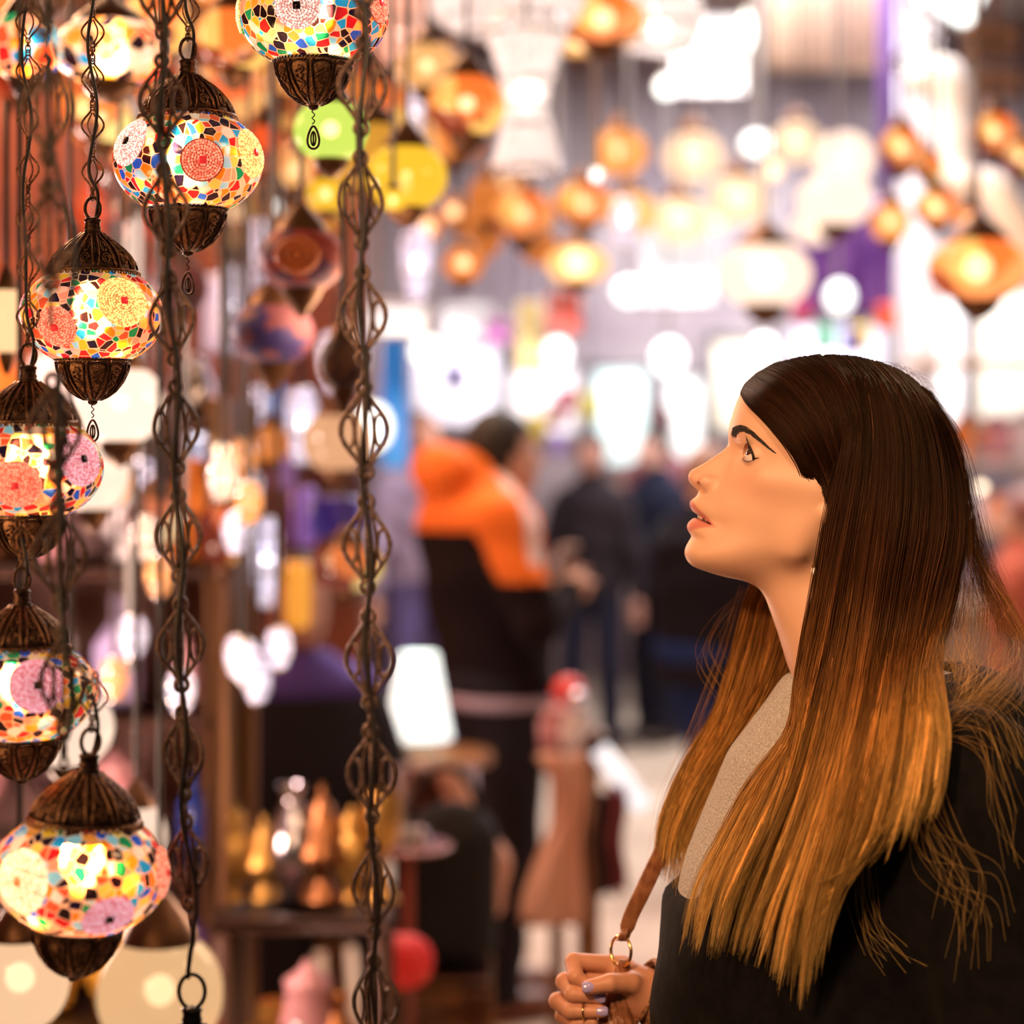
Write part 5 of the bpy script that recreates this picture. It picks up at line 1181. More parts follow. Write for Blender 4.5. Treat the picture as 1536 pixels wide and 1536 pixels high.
O1 = (1.,.36,.09); O2 = (1.,.48,.16); PE = (1.,.66,.42); PK = (1.,.72,.56); YE = (1.,.55,.03); RD = (1.,.16,.05); OR = (.95,.25,.04)
def hanging():
    g = 'glowing globe lamps hanging across the bazaar'
    rows = [ # px, py, w, h, D, colour, glow, label bits, pattern, hot, hotsize
     (930,228,84,80,6.6,O1,1.0,'orange globe lamp high in the middle, left of the white square window',None,9,.26),
     (1040,235,92,86,7.4,PE,1.1,'pale peach globe lamp below the white square window',None,9,.28),
     (1195,213,76,72,7.6,PE,1.0,'peach globe lamp in the upper row, left of a paler one',None,9,.30),
     (1265,238,92,88,7.0,PK,1.25,'pale cream globe lamp, right end of the pale upper group',None,7,.26),
     (1353,222,68,70,5.6,O1,.9,'orange lamp right of the pale group, its rim dark',16,9,.30),
     (1392,250,46,46,5.4,O1,.8,'small orange lamp tucked beside a larger one under the white duct',16,0,0),
     (1492,200,66,72,5.4,O1,.9,'orange lamp at the upper right edge with a bright bulb',16,9,.30),
     (1532,238,52,60,5.2,O2,.9,'orange lamp cut by the right edge of the view',16,9,.30),
     (1108,298,92,84,6.8,PE,1.1,'peach globe lamp in the middle row over the white poster',None,9,.28),
     (1252,300,112,92,6.4,PK,1.2,'large pale globe lamp in the middle row, right of centre',None,0,.2),
     (1222,340,72,60,7.2,PK,1.1,'pale round lamp just under the large pale globe',None,7,.3),
     (1336,333,60,66,5.8,O1,.95,'round orange lamp beside the violet cloth',None,9,.32),
     (1405,312,70,60,5.6,O1,.9,'orange lamp over the big orange mosaic lantern, left of a small one',18,9,.32),
     (1454,330,40,40,5.4,OR,.9,'small orange lamp over the big orange mosaic lantern, at its right',None,9,.36),
     (948,318,76,72,6.8,O2,1.0,'orange globe lamp in the middle row, third from the crystal lamp',None,9,.28),
     (875,306,90,74,6.2,O1,1.0,'broad orange globe lamp in the middle row, second from the crystal lamp',14,9,.26),
     (1020,330,88,80,7.0,PE,1.15,'peach globe lamp directly above the white poster',None,9,.30),
     (785,322,92,84,5.8,O1,.9,'orange globe lamp in the middle row right below the crystal lamp',14,9,.22),
     (866,396,94,66,6.0,O2,1.25,'flat bright globe lamp lowest in the middle with a white hot centre',None,11,.44),
     (1148,412,140,112,5.6,PK,1.15,'large pale lantern with a pointed foot right of the white poster',None,9,.36),
     (1467,404,150,112,4.6,O1,1.15,'big orange mosaic lantern at the right above the hair',12,9,.28),
     (695,396,62,60,5.2,OR,.75,'orange lamp low at the left of the middle row, one bright bulb',None,10,.34),
     (680,318,40,44,5.6,OR,.7,'small amber lamp with a bright bulb, upper of the pair left of the crystal lamp',None,10,.5),
     (641,341,44,50,5.6,OR,.7,'small amber lamp with a bright bulb, lower of the pair left of the crystal lamp',None,10,.5),
     (730,300,60,80,6.4,OR,.55,'dim amber lamp between the pair of small bulbs and the crystal lamp',None,0,0),
     (720,350,70,90,6.6,OR,.5,'dim amber lamp below the crystal lamp, no bulb to be seen',None,0,0),
     (810,370,60,60,7.0,OR,.5,'dim brown amber lamp left of the flat bright globe',None,0,0),
     (1157,255,34,36,7.8,PE,1.2,'tiny bright globe between two peach lamps of the upper row',None,10,.7),
     (1076,332,30,32,7.8,PE,1.2,'tiny bright globe in the middle row beside a peach lamp',None,10,.7),
     (905,30,130,90,4.8,O1,1.1,'glowing orange lamp at the top edge right of the crystal lamp',12,10,.25),
     (870,60,60,60,5.4,O2,1.1,'smaller orange lamp at the top edge next to the crystal lamp',None,10,.5),
     (700,158,118,108,3.9,O1,1.0,'big orange lantern left of the crystal lamp with a white hot spot',11,10,.20),
     (640,100,90,80,4.4,O2,.8,'orange lamp half behind the pink pleated shade',None,9,.2),
     (610,265,122,112,3.3,YE,.85,'large yellow lantern right of the heavy chain',None,6,.10),
     (590,300,40,40,3.1,YE,.9,'small yellow lamp in front of the large yellow lantern',None,7,.3),
     (496,196,112,104,2.75,(.62,.80,.12),.85,'lime green lantern behind the right heavy chain',None,8,.22),
     (488,292,56,60,3.4,YE,.8,'amber lamp below the lime green lantern',None,7,.3),
     (165,78,178,112,2.75,O2,1.1,'blurred mosaic lantern glowing behind the second chain at the top left',99,9,.22),
     (38,70,110,118,2.7,O1,1.0,'blurred orange mosaic lantern at the top left corner',99,7,.2),
     (235,30,100,120,3.1,O1,1.1,'orange red lantern behind the chain of the upper mosaic lantern',16,7,.2),
     (152,178,92,90,3.3,O2,1.1,'orange lamp low behind the bowl of the blurred mosaic lantern',14,9,.16),
     (190,250,110,120,3.7,OR,.75,'dim orange lamp left of the upper mosaic lantern',9,0,0),
     (350,60,120,110,3.2,O1,1.0,'orange lamp between the two upper mosaic lanterns',14,0,0),
     (340,140,110,100,3.5,(1.,.30,.10),.9,'red orange lamp behind the cap of the upper mosaic lantern',12,0,0),
     (420,110,70,80,3.9,O1,.9,'orange lamp right behind the top filigree bowl',None,7,.2),
     (398,225,70,90,3.9,(1.,.22,.07),.75,'red lamp at the right side of the upper mosaic lantern',12,0,0),
     (445,255,50,60,4.2,O2,.9,'yellow orange lamp between red lamp and green lantern',None,6,.3),
     (575,160,80,90,4.3,O1,.7,'orange lamp behind the pink pleated shade and heavy chain',12,0,0),
     (180,606,136,136,3.0,PK,1.15,'large cream globe behind the second mosaic lantern',None,5,.20),
     (140,712,106,126,3.15,PK,1.0,'cream globe behind the third mosaic lantern',None,0,0),
     (105,1092,132,132,2.9,PK,.85,'cream globe between the fourth and the lowest lantern',None,0,0),
     (205,1255,90,120,3.0,PK,.8,'cream globe peeping over the lowest lantern',None,0,0),
     (30,1470,150,170,2.5,(1.,.62,.36),.72,'bright cream globe under the lowest lantern at the corner',None,4,.3),
     (240,1490,190,210,3.0,(1.,.58,.28),.62,'broad amber globe at the bottom edge behind the lantern neck',None,4,.25),
     (10,480,50,120,2.6,(1.,.6,.3),1.0,'slim glowing lamp at the left edge',None,0,0),
     (505,662,106,104,4.0,(1.,.50,.26),.62,'tan drum globe halfway down behind the right heavy chain',None,0,0),
     (520,850,110,84,4.1,(1.,.46,.18),.62,'amber globe below the tan one behind the right heavy chain',8,0,0),
     (407,665,58,64,4.2,(1.,.28,.05),.5,'small burnt orange lamp left of the tan globe',None,0,0),
     (335,800,80,110,4.0,(1.,.26,.08),.55,'burnt orange lamp right of the left heavy chain',8,0,0),
     (230,780,90,90,3.9,(1.,.45,.25),.6,'dull orange lamp behind the left heavy chain',8,0,0),
    ]
    for i, (x, y, w, h, d, c, gl, lab, pat, hot, hs) in enumerate(rows):
        big = h*1.0 > 100 and d < 3.2
        hang_globe(x, y, w, h*.93, d, c, gl, lab, g if i < 33 else 'blurred lanterns behind the mosaic lanterns', pat, hot, hs, cap=(c is not PK or d < 6), bowl=d < 6.5, ho=(.0, .05))
    rg = random.Random(12)
    for i in range(56):
        x = rg.uniform(-20, 640); y = rg.uniform(-30, 360-max(0, (x-250))*.12); 
        if y > 230 and x > 330 and rg.random() < .4: continue
        w = rg.uniform(90, 165); d = rg.uniform(3.9, 6.6); c = rg.choice([O1, (1.,.26,.04), OR, (1.,.18,.04), (1.,.34,.05), (.85,.10,.03), (1.,.45,.05)])
        if x < 140 and y > 110: continue
        hang_globe(x, y, w, w*.85, d, c, round(rg.choice([.4,.55,.7,.9]), 2), 'orange lamp glowing in the blurred crowd of lamps at the upper left', 'crowd of orange lamps at the upper left', rg.choice([None, 24, 34]), rg.choice([0, 12, 16]), .18)
    for i in range(9):
        x = rg.uniform(590, 860); y = rg.uniform(20, 330); w = rg.uniform(60, 100); hang_globe(x, y, w, w*.85, rg.uniform(6.2, 8), rg.choice([O1, OR, O2]), .8, 'orange lamp glimmering behind the hourglass chandelier', 'orange lamps behind the hourglass chandelier', None, rg.choice([0, 9]), .25)
    # unlit dark lanterns
    for x, y, w, h, d, c, c2, lab in ((452,388,132,104,2.9,(.34,.035,.035),(.10,.02,.10),'dark red unlit lantern with a ring pattern'), (408,500,128,104,3.0,(.20,.06,.09),(.03,.02,.16),'dark purple unlit lantern below the dark red one'),(95,12,160,70,2.4,(.10,.035,.02),(.05,.02,.015),'dark brown bowl lamp at the top left corner'),
                                      (262,430,100,90,3.6,(.15,.04,.05),(.05,.02,.03),'dark unlit lamp beside the drop of the upper mosaic lantern'),(515,545,70,90,2.9,(.14,.06,.04),(.05,.02,.03),'small dark lantern directly behind the right heavy chain')):
        d = settle(x, y, w, h, d); root = empty('unlit_lantern', P(x, y, d), lab, 'lantern'); r = S(w/2, d); hh = S(h/2, d)
        m = mat('dark_mosaic', c, .6); noisy(m, c2, c, 26, 2, lo=.46, hi=.52)
        la = np.linspace(-1.2, 1.2, 14); MB().lathe([(r*math.cos(a), hh*math.sin(a)) for a in la], 24).obj('globe', m, root)
        k = cm('lamp_brass', (.13,.06,.03), .4, .7)
        MB().lathe([(r*.62, hh*.78),(r*.55, hh*.95),(r*.35, hh*1.25),(r*.08, hh*1.6)], 18).obj('cap', k, root)
        MB().lathe([(r*.04, -hh*1.72),(r*.22, -hh*1.45),(r*.42, -hh*1.1),(r*.52, -hh*.80)], 18).obj('bowl', k, root)
        if 'ring' in lab:
            md = MB()
            for q, rr in enumerate((.26,.44)): md.tube([(rr*r*math.cos(t), -r*math.sqrt(max(1-rr*rr, 0))*1.01, rr*hh*math.sin(t)) for t in np.linspace(0, 6.283, 24, endpoint=False)], r*.07, 6, True)
            md.ball((0, -r*.99, 0), (r*.16, r*.06, hh*.16), 12, 8); md.obj('ring_pattern', cm('ring_orange', (.75,.20,.06), .4), root)
        cord_up(x, y-h*.7, d, root)
    crystals(); spots()
def crystals():
    cg = mat('crystal_glass', (.95,.90,.90), .08); b = BS(cg); b.inputs['Transmission Weight'].default_value = .35; b.inputs['Emission Color'].default_value = (1.,.86,.80,1); b.inputs['Emission Strength'].default_value = .36
    ch = cm('chrome', (.8,.8,.85), .1, 1.)
    def bands(x, y, d, prof, label, warm=0, group=None, name='crystal_chandelier', seg=20, glow=None):
        """strings of crystal beads on rings"""
        d = settle(x, y+(prof[0][1]+prof[-1][1])/2, max(q[0] for q in prof)*2, (prof[-1][1]-prof[0][1])*.6, d); root = empty(name, P(x, y, d), label, 'chandelier' if 'chand' in name else 'lamp', group); pr = [(S(a, d), -S(z, d)) for a, z in prof]; m = glow or cg
        mb = MB()
        for (ra, za), (rb, zb) in zip(pr[:-1], pr[1:]):
            n = max(3, int(abs(za-zb)/.035)); 
            for k in range(seg):
                t = 2*math.pi*k/seg
                for j in range(n):
                    q = (j+.5)/n; r = ra+(rb-ra)*q; z = za+(zb-za)*q; mb.ball((r*math.cos(t), r*math.sin(t), z), (max(r*.14, .008), max(r*.14, .008), abs(za-zb)/n*.56), 6, 4)
        mb.obj('bead_strings', m, root)
        mb = MB()
        for r, z in pr: mb.tube([(r*math.cos(t), r*math.sin(t), z) for t in np.linspace(0, 6.283, 28, endpoint=False)], .006, 5, True)
        for k in (0, 1, 2): mb.tube([(r*math.cos(k*2.09), r*math.sin(k*2.09), z) for r, z in pr], .003, 4)
        mb.obj('metal_ring', ch, root)
        mb = MB(); sm = prof[-1][1] < 60; mb.ball((0,0,(pr[0][1]+pr[-1][1])/2), .007 if sm else (.035 if seg > 15 else .016), 12, 8); mb.obj('bulb', cm('bulb_white', (1,.95,.9), .5, 0, 7, (1,.93,.86)) if not sm else cm('bulb_dim', (1,.9,.8), .5, 0, 5, (1,.86,.72)), root); cord_up(x, y-5, d, root); return root
    bands(790, 40, 4.3, [(52,-10),(56,10),(34,80),(26,118),(34,150),(50,215)], 'hourglass shaped crystal chandelier at the top centre', seg=22)
    bands(760, 6, 5.0, [(110,-10),(95,24),(60,44)], 'wide crystal chandelier along the top edge, left of the square window', seg=30)
    bands(985, 10, 5.2, [(60,-10),(64,30),(50,62)], 'crystal chandelier at the top edge touching the square window', seg=24)
    wg = mat('pink_pleats', (1.,.72,.62), .6, 0, (1.,.55,.42), .7)
    bands(600, 2, 4.2, [(30,-10),(36,30),(46,108)], 'pink pleated shade lamp at the top, right of the heavy chain', seg=40, glow=wg, name='pleated_lamp')
    cw = mat('cool_crystal', (.8,.8,.95), .1, 0, (.80,.76,.95), .62)
    for i, (x, y, w, h, d, lab) in enumerate(((345,400,18,130,4.6,'tall crystal strand lamp below the lowest part of the upper mosaic lantern'),(390,330,14,120,4.8,'thin crystal strand lamp left of the dark red lantern'),(505,500,26,90,4.4,'bluish white crystal lamp right of the dark purple lantern'),(452,585,22,110,4.5,'white crystal column lamp under the dark purple lantern'),
        (388,580,16,70,4.6,'short crystal lamp left of the white crystal column'),(620,130,13,90,4.6,'slim crystal lamp beneath the pink pleated shade'),(625,345,22,110,5.2,'grey crystal lamp below the large yellow lantern'),(365,700,26,120,4.5,'white crystal lamp in front of the rack, upper'),(398,780,20,130,4.5,'long white crystal lamp beside the violet tube'),(212,690,22,90,4.2,'white crystal lamp left of the heavy chain over the rack'),(300,620,18,80,4.6,'faint crystal lamp right of the left heavy chain'),(935,300,16,70,6.2,'lilac crystal drop between orange globes in the middle'))):
        bands(x, y, d, [(w*.5,0),(w*.9,h*.15),(w*.8,h*.6),(w*.3,h)], lab, seg=10, glow=cw, name='crystal_lamp', group='slender crystal lamps')
    rg = random.Random(31); wp = mat('warm_crystal', (.95,.85,.8), .1, 0, (1.,.70,.55), .6); am = mat('amber_crystal', (.9,.5,.2), .15, 0, (1.,.40,.12), .55)
    for i in range(16):  # glowing drops scattered at random, added as sparkle before the rack
        x = rg.uniform(160, 430); y = rg.uniform(600, 1010)
        bands(x, y, rg.uniform(3.3, 4.0), [(8,0),(16,16),(14,40),(5,58)], 'small crystal drop lamp hanging in front of the display rack', seg=9, glow=rg.choice([cw, wp, am]), name='crystal_lamp', group='small crystal drops before the display rack')
def spots():
    W = (.92,1.,.98)
    for x, y, w, h, d, lab in ((945,437,48,38,9.,'flat white spotlight left of the white poster'),(1003,537,46,54,9.,'tilted white spotlight below the white poster'),(1146,526,38,48,9.5,'white spotlight just above the forehead of the woman'),(1260,445,40,46,8.5,'round white spotlight on the violet cloth'),
        (640,526,46,44,8.,'bluish white spotlight left of the long shop window'),(835,530,40,44,8.5,'white spotlight under the salmon banner'),(1136,215,46,34,8.,'aqua white spotlight between the upper peach lamps'),(412,309,15,15,4.5,'tiny white spotlight above the dark red lantern'),
        (560,640,54,70,6.5,'white spotlight behind the right heavy chain beside the blue banner'),(196,778,20,20,4.1,'small white spotlight left of the left heavy chain'),(265,776,20,20,4.1,'small white spotlight seen through the left heavy chain'),(332,676,20,20,4.1,'warm small spotlight, upper of two right of the left heavy chain'),(332,770,20,20,4.1,'warm small spotlight, lower of two right of the left heavy chain'),
        (182,1006,18,16,3.9,'small spotlight low at the left over the rack'),(895,262,14,16,5.,'tiny pale spotlight right of the crystal hourglass'),(1473,731,14,14,6.,'tiny warm spotlight right of the hair of the woman'),(1120,45,20,60,7.,'slim white light right of the square window'),(1000,130,30,30,7.5,'pale round light under the corner of the square window')):
        c = (1.,.86,.62) if 'warm' in lab else W; spot(x, y, w, h, d, c, 2.2 if w > 30 else 3.0, lab)
    # big square lit panel, angled light at the upper right
    def panel(x0, y0, x1, y1, d, c, e, name, cat, label, tilt=0., depth=.04, frame=True):
        a = P(x0, y1, d); b = P(x1, y0, d); root = empty(name, (a+b)/2, label, cat); w, h = (b[0]-a[0])/2, (b[2]-a[2])/2; root.rotation_euler[1] = tilt
        mb = MB(); mb.box((0,0,0), (w, depth/2, h), bev=.004); mb.obj('face', cm(f'panel_{name}_{x0}', c, .6, 0, e, c) , root, smooth=False)
        mb = MB()
        for s in (-1, 1): mb.box((s*w, .005, 0), (.008, depth/2+.004, h+.008)); mb.box((0, .005, s*h), (w, depth/2+.004, .008))
        mb.obj('frame', cm('panel_frame', (.5,.48,.5), .5), root, smooth=False)
        mb = MB(); zt = 4.75-root.location[2]
        for s in (-1, 1): mb.tube([(s*w*.7, .01, h), (s*w*.7, .01, zt)], .004, 5)
        mb.obj('hanging_wire', cm('dark_cord', (.03,.02,.02), .6), root)
        return root
    panel(1008,28,1118,142,8.4,(1.,1.,1.),2.0,'light_box','light box','square white light box hanging at the top right of centre')
    panel(1376,-40,1470,26,7.8,(.9,1.,1.),2.2,'light_box','light box','white light box cut by the top edge at the right',tilt=.5)
    panel(1350,62,1398,110,7.4,(1.,1.,1.),1.3,'light_box','light box','small white light box under the top right ceiling',tilt=.4)
    panel(962,352,1072,456,9.6,(.93,.93,.96),.80,'poster','poster','plain white poster hanging in the middle under the lamps')  # poster and banners glow by themselves; their brightness is put into the material
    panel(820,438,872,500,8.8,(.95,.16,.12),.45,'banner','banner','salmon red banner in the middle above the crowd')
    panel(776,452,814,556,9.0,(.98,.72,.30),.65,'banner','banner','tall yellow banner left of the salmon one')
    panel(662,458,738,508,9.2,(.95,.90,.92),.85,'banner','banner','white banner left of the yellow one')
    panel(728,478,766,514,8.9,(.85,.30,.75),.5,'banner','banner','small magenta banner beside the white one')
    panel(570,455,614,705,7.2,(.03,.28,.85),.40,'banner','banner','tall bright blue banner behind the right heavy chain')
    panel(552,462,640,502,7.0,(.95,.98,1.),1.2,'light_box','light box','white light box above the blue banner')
    for x, y, c, lab in ((1330,475,(.9,.12,.03),'small red flag'),(1238,508,(.10,.60,.35),'small green flag'),(1276,512,(.08,.12,.75),'small blue flag'),(1290,506,(.85,.65,.03),'small yellow flag'),(1202,468,(.5,.06,.16),'small dark red flag'),(848,600,(.8,.25,.35),'small pink flag'),(806,640,(.85,.75,.10),'small lemon flag'),(884,610,(.75,.75,.10),'small lime flag'),(683,566,(.15,.08,.5),'small indigo flag'),(836,668,(.45,.38,.85),'small lavender flag'),(835,620,(.75,.45,.5),'small rose flag')):
        a = P(x, y, 9.4); w, h = S(13, 9.4), S(19, 9.4)
        V = [[-w+2*w*i/6, .012*math.sin(i*1.9), h-2*h*j/5] for j in range(6) for i in range(7)]; F = [[j*7+i, j*7+7+i, j*7+8+i, j*7+1+i] for j in range(5) for i in range(6)]
        rt = empty('flag', a, lab+' of cloth hanging among the lamps in the back', 'flag', 'small flags in the back'); o = link('cloth', mesh('cloth', V, np.array(F), cm('flag_'+lab, c, .7)), rt); o.modifiers.new('s', 'SOLIDIFY').thickness = .006
        MB().tube([(0,0,h-.004), (0,0,4.75-a[2])], .003, 4).obj('string', cm('dark_cord', (.03,.02,.02), .6), rt)
    # violet cloth
    d = 9.9; a = P(1196, 474, d); b = P(1342, 300, d); n = 24; V = []; 
    for j in range(10):
        for i in range(n+1): V.append([a[0]+(b[0]-a[0])*i/n, d+.05*math.sin(i*1.5)+.01*j, b[2]+(a[2]-b[2])*j/9])
    F = [[j*(n+1)+i, (j+1)*(n+1)+i, (j+1)*(n+1)+i+1, j*(n+1)+i+1] for j in range(9) for i in range(n)]
    vm = mat('violet_cloth', (.25,.10,.42), .8); noisy(vm, (.17,.05,.34), (.36,.16,.52), 7, 3)
    rt = empty('cloth_banner', (0,0,0), 'violet draped cloth hanging behind the pale lamps at the right', 'cloth'); o = link('cloth', mesh('cloth', V, np.array(F), vm), rt); o.modifiers.new('s', 'SOLIDIFY').thickness = .01
    mb = MB(); mb.tube([(a[0]-.03,d,b[2]),(b[0]+.03,d,b[2])], .012, 8); mb.obj('rod', cm('panel_frame', (.5,.48,.5), .5), rt)
    for xx in (a[0]+.05, b[0]-.05): MB().tube([(xx,d,b[2]),(xx,d,4.75)], .004, 5).obj('string', cm('dark_cord', (.03,.02,.02), .6), rt)
    # white air duct winding down at the upper right
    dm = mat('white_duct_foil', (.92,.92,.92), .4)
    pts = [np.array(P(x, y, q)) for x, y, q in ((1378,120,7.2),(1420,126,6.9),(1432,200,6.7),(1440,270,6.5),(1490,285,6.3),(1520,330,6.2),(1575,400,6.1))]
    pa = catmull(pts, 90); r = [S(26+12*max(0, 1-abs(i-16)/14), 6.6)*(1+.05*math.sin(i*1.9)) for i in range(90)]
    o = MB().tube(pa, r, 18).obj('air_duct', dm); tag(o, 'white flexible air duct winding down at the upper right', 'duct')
    # two dark carved brackets top right
    for x, y, lab in ((1490,60,'brown carved bracket at the top right corner'),(1500,125,'tan scrolled bracket below the top right corner')):
        root = empty('carved_bracket', P(x, y, 6.0 if y < 100 else 6.6), lab, 'bracket'); mb = MB(); s = S(38, 6.0)
        for q in range(5): mb.tube([(s*(q-2)*.42+s*.3*math.cos(t)*(1-t/14), 0, s*.45*math.sin(t)*(1-t/14)) for t in np.linspace(0, 11, 30)], s*.08, 6)
        mb.obj('scroll', cm('bracket_wood', (.30,.17,.10), .6), root); mb = MB(); mb.box((0,.03,-s*.5), (s*1.1,.02,s*.10)); mb.box((0,.03,s*.55), (s*1.1,.02,s*.08)); mb.tube([(0,.03,s*.5),(0,.03,4.75-root.location[2])], s*.05, 6); mb.obj('rail', cm('bracket_wood', (.3,.2,.1), .6), root, smooth=False)
def midground():
    wd = D2.materials['shelf_wood']; d = 5.7
    # small wooden stand with things on top and cloths over its side
    x0, x1 = PX(824, d), PX(898, d); zt = PZ(1128, d); root = empty('wooden_stand', ((x0+x1)/2, d, 0), 'narrow wooden stand holding pale wares beside the man in orange', 'stand'); w = (x1-x0)/2
    MB().box((0,0,zt-.012), (w+.01,.16,.014), bev=.003).obj('top', wd, root, smooth=False)
    for sx in (-1, 1):
        for sy in (-1, 1): MB().box((sx*(w-.02), sy*.13, zt/2-.01), (.016,.016,zt/2-.006)).obj('leg', wd, root, smooth=False)
    MB().box((w*.45,0,zt*.52), (w*.30,.12,zt*.40), bev=.004).obj('drawer_block', wd, root, smooth=False)
    def drape(px0, px1, py0, py1, dd, c, label, name='draped_cloth', amp=.02, tap=.0):
        a = P(px0, py0, dd); b = P(px1, py1, dd); n = 16; m = 14; V = []
        for j in range(m):
            t = j/(m-1); sw = math.sin(t*math.pi*1.6)*tap
            for i in range(n+1): u = i/n; V.append([a[0]+(b[0]-a[0])*u+sw*(1-u)+.006*math.sin(t*9), dd+amp*math.sin(u*9+t*2)+.03*math.sin(t*2), a[2]+(b[2]-a[2])*t])
        F = [[j*(n+1)+i, (j+1)*(n+1)+i, (j+1)*(n+1)+i+1, j*(n+1)+i+1] for j in range(m-1) for i in range(n)]
        o = link(name, mesh(name, V, np.array(F), cm('cloth_'+label, c, .85)), None); o.modifiers.new('s', 'SOLIDIFY').thickness = .008; return tag(o, label, 'cloth')
    drape(806, 872, 1132, 1392, d-.26, (.85,.50,.38), 'pale pink cloth hanging down the front of the wooden stand', tap=.05)
    drape(892, 920, 1190, 1345, d-.22, (.035,.015,.02), 'dark cloth hanging at the right side of the wooden stand')
    drape(914, 934, 1180, 1340, d-.24, (.30,.07,.09), 'wine red cloth edge next to the dark cloth')
    for kind, adj, px, h, lab, dy in (('jar','pink',838,.13,'pale pink jar on the wooden stand, left',0),('jar','white',866,.12,'white jar on the wooden stand, middle',-.04),('bowl','white',884,.045,'white bowl on the wooden stand, right',.05),('jar','pink',853,.10,'small pink jar at the rear of the wooden stand, under the red ball',.09)):
        good(kind, adj, PX(px, d+dy), d+dy, zt+.002, h, lab)
    o = MB().ball((0,0,0), .046, 20, 14).obj('red_ball', cm('glaze_red_ball', (.80,.05,.05), .3), None, (PX(853, d+.09), d+.09, zt+.148)); tag(o, 'glossy red ball ornament on the small pink jar', 'ornament')
    o = MB().ball((0,0,0), .026, 16, 12).obj('glass_ball', cm('silver_glass', (.8,.75,.85), .05, 1.), None, (PX(866, d-.04), d-.04, zt+.145)); tag(o, 'small glass ball on the white jar', 'ornament')
    root = empty('tube_lamp', P(930, 1165, 5.5), 'tilted white tube lamp jutting right from the wooden stand', 'lamp'); root.rotation_euler[1] = .92
    MB().lathe([(.001,-.105),(.024,-.10),(.028,0),(.026,.10),(.001,.105)], 20, R=Matrix.Rotation(math.pi/2, 3, 'Y')).obj('tube', cm('tube_glow', (.9,.94,1.), .4, 0, .9), root)
    MB().lathe([(.028,-.13),(.032,-.10),(.03,-.095),(.001,-.13)], 20, R=Matrix.Rotation(math.pi/2, 3, 'Y')).obj('socket', cm('lamp_brass', (.13,.06,.03), .4, .7), root)
    # bright lampshade on a side table left of the orange man
    dd = 6.0; z = PZ(1128, dd); st = empty('side_table', (PX(632, dd), dd, 0), 'dark side table under the bright lampshade', 'table')
    MB().lathe([(.001,z-.03),(.20,z-.03),(.205,z-.015),(.20,z),(.001,z)], 28).obj('top', wd, st); MB().lathe([(.16,.0),(.15,.02),(.03,.05),(.025,z*.5),(.035,z-.03)], 20).obj('pedestal', wd, st)
    lp = empty('table_lamp', (PX(628, dd), dd, z), 'table lamp with a bright white shade between chain and orange man', 'lamp'); h = S(150, dd)
    MB().lathe([(.001,.0),(.06,.0),(.05,.015),(.014,.03),(.014,h*.25)], 16).obj('base', cm('lamp_brass', (.13,.06,.03), .4, .7), lp)
    MB().lathe([(S(50, dd), h*.14),(S(28, dd), h*.98)], 28).obj('shade', mat('lit_lampshade', (.95,1.,.95), .6, 0, (.90,1.,.97), 1.7), lp)
    # chair with tan covers
    dc = 5.15; ch = empty('chair', (PX(655, dc), dc, 0), 'pale framed chair with tan covers before the man in orange', 'chair'); cl = cm('tan_cover', (.80,.46,.36), .8); fr = cm('lilac_frame', (.50,.42,.52), .4)
    zs = PZ(1290, dc); zb = PZ(1150, dc); wv = S(52, dc)
    mb = MB(); mb.tube([(-wv,-.02,.005),(-wv,.0,zb),(wv,0,zb),(wv,-.02,.005)], .016, 8); mb.obj('back_frame', fr, ch)
    MB().box((0,.0,(zb+zs)/2+.02), (wv*.86,.015,(zb-zs)/2*.8), bev=.01).obj('backrest', cl, ch); MB().box((0,.19,zs), (wv,.20,.03), bev=.02).obj('seat', cl, ch)
    for s in (-1, 1): MB().tube([(s*wv*.9,.36,zs-.02),(s*wv*.95,.38,.005)], .014, 8).obj('leg', fr, ch)
    mb = MB(); V, Q = surface(lambda x, y, z: smin(s_cap(x, y, z, (.03,-.03,zb-.02), (.12,-.05,zs+.0), .028, .055), s_cap(x, y, z, (.12,-.05,zs), (.13,-.03,zs-.10), .055, .035), .03), (-.1,-.15,zs-.2), (.25,.1,zb+.08), .009)
    o = link('folded_shawl', mesh('folded_shawl', V, Q, cm('tan_shawl', (.78,.42,.32), .85)), None, ch.location); tag(o, 'tan shawl slung over the pale framed chair', 'shawl')
    # tray on a stem, red lampion, black bag
    dt = 4.7; t = empty('tray_stand', (PX(612, dt), dt, 0), 'copper tray on a thin stem in front of the chair', 'stand'); zt2 = PZ(1275, dt); cp = cm('copper_tray', (.70,.40,.38), .2, .9)
    MB().lathe([(.001,zt2),(.085,zt2),(.10,zt2+.012),(.098,zt2+.014),(.08,zt2+.005),(.001,zt2+.004)], 28).obj('tray', cp, t); MB().lathe([(.11,.0),(.10,.012),(.014,.03),(.012,zt2)], 18).obj('stem', cm('red_stem', (.40,.08,.05), .4), t)
    for k, (px, a) in enumerate(((590,'pink'),(612,'white'),(632,'silver'))): good('jar', a, PX(px, dt)*1., dt-.01*k, zt2+.006, .05, f'tiny {a} jar on the copper tray')
    V, Q = surface(lambda x, y, z: s_ell(x, y, z, (0,0,0), (.062,.062,.055))+.004*np.cos(np.arctan2(y, x)*10), (-.08,-.08,-.07), (.08,.08,.07), .005)
    rb = empty('paper_lantern', (PX(604, 4.4), 4.4, PZ(1442, 4.4)), 'red round lampion standing low before the tray', 'lantern'); rb.location[2] = PZ(1442, 4.4); link('shade', mesh('shade', V, Q, cm('red_paper', (.75,.02,.02), .5, 0, .12, (1,.03,.02))), rb)
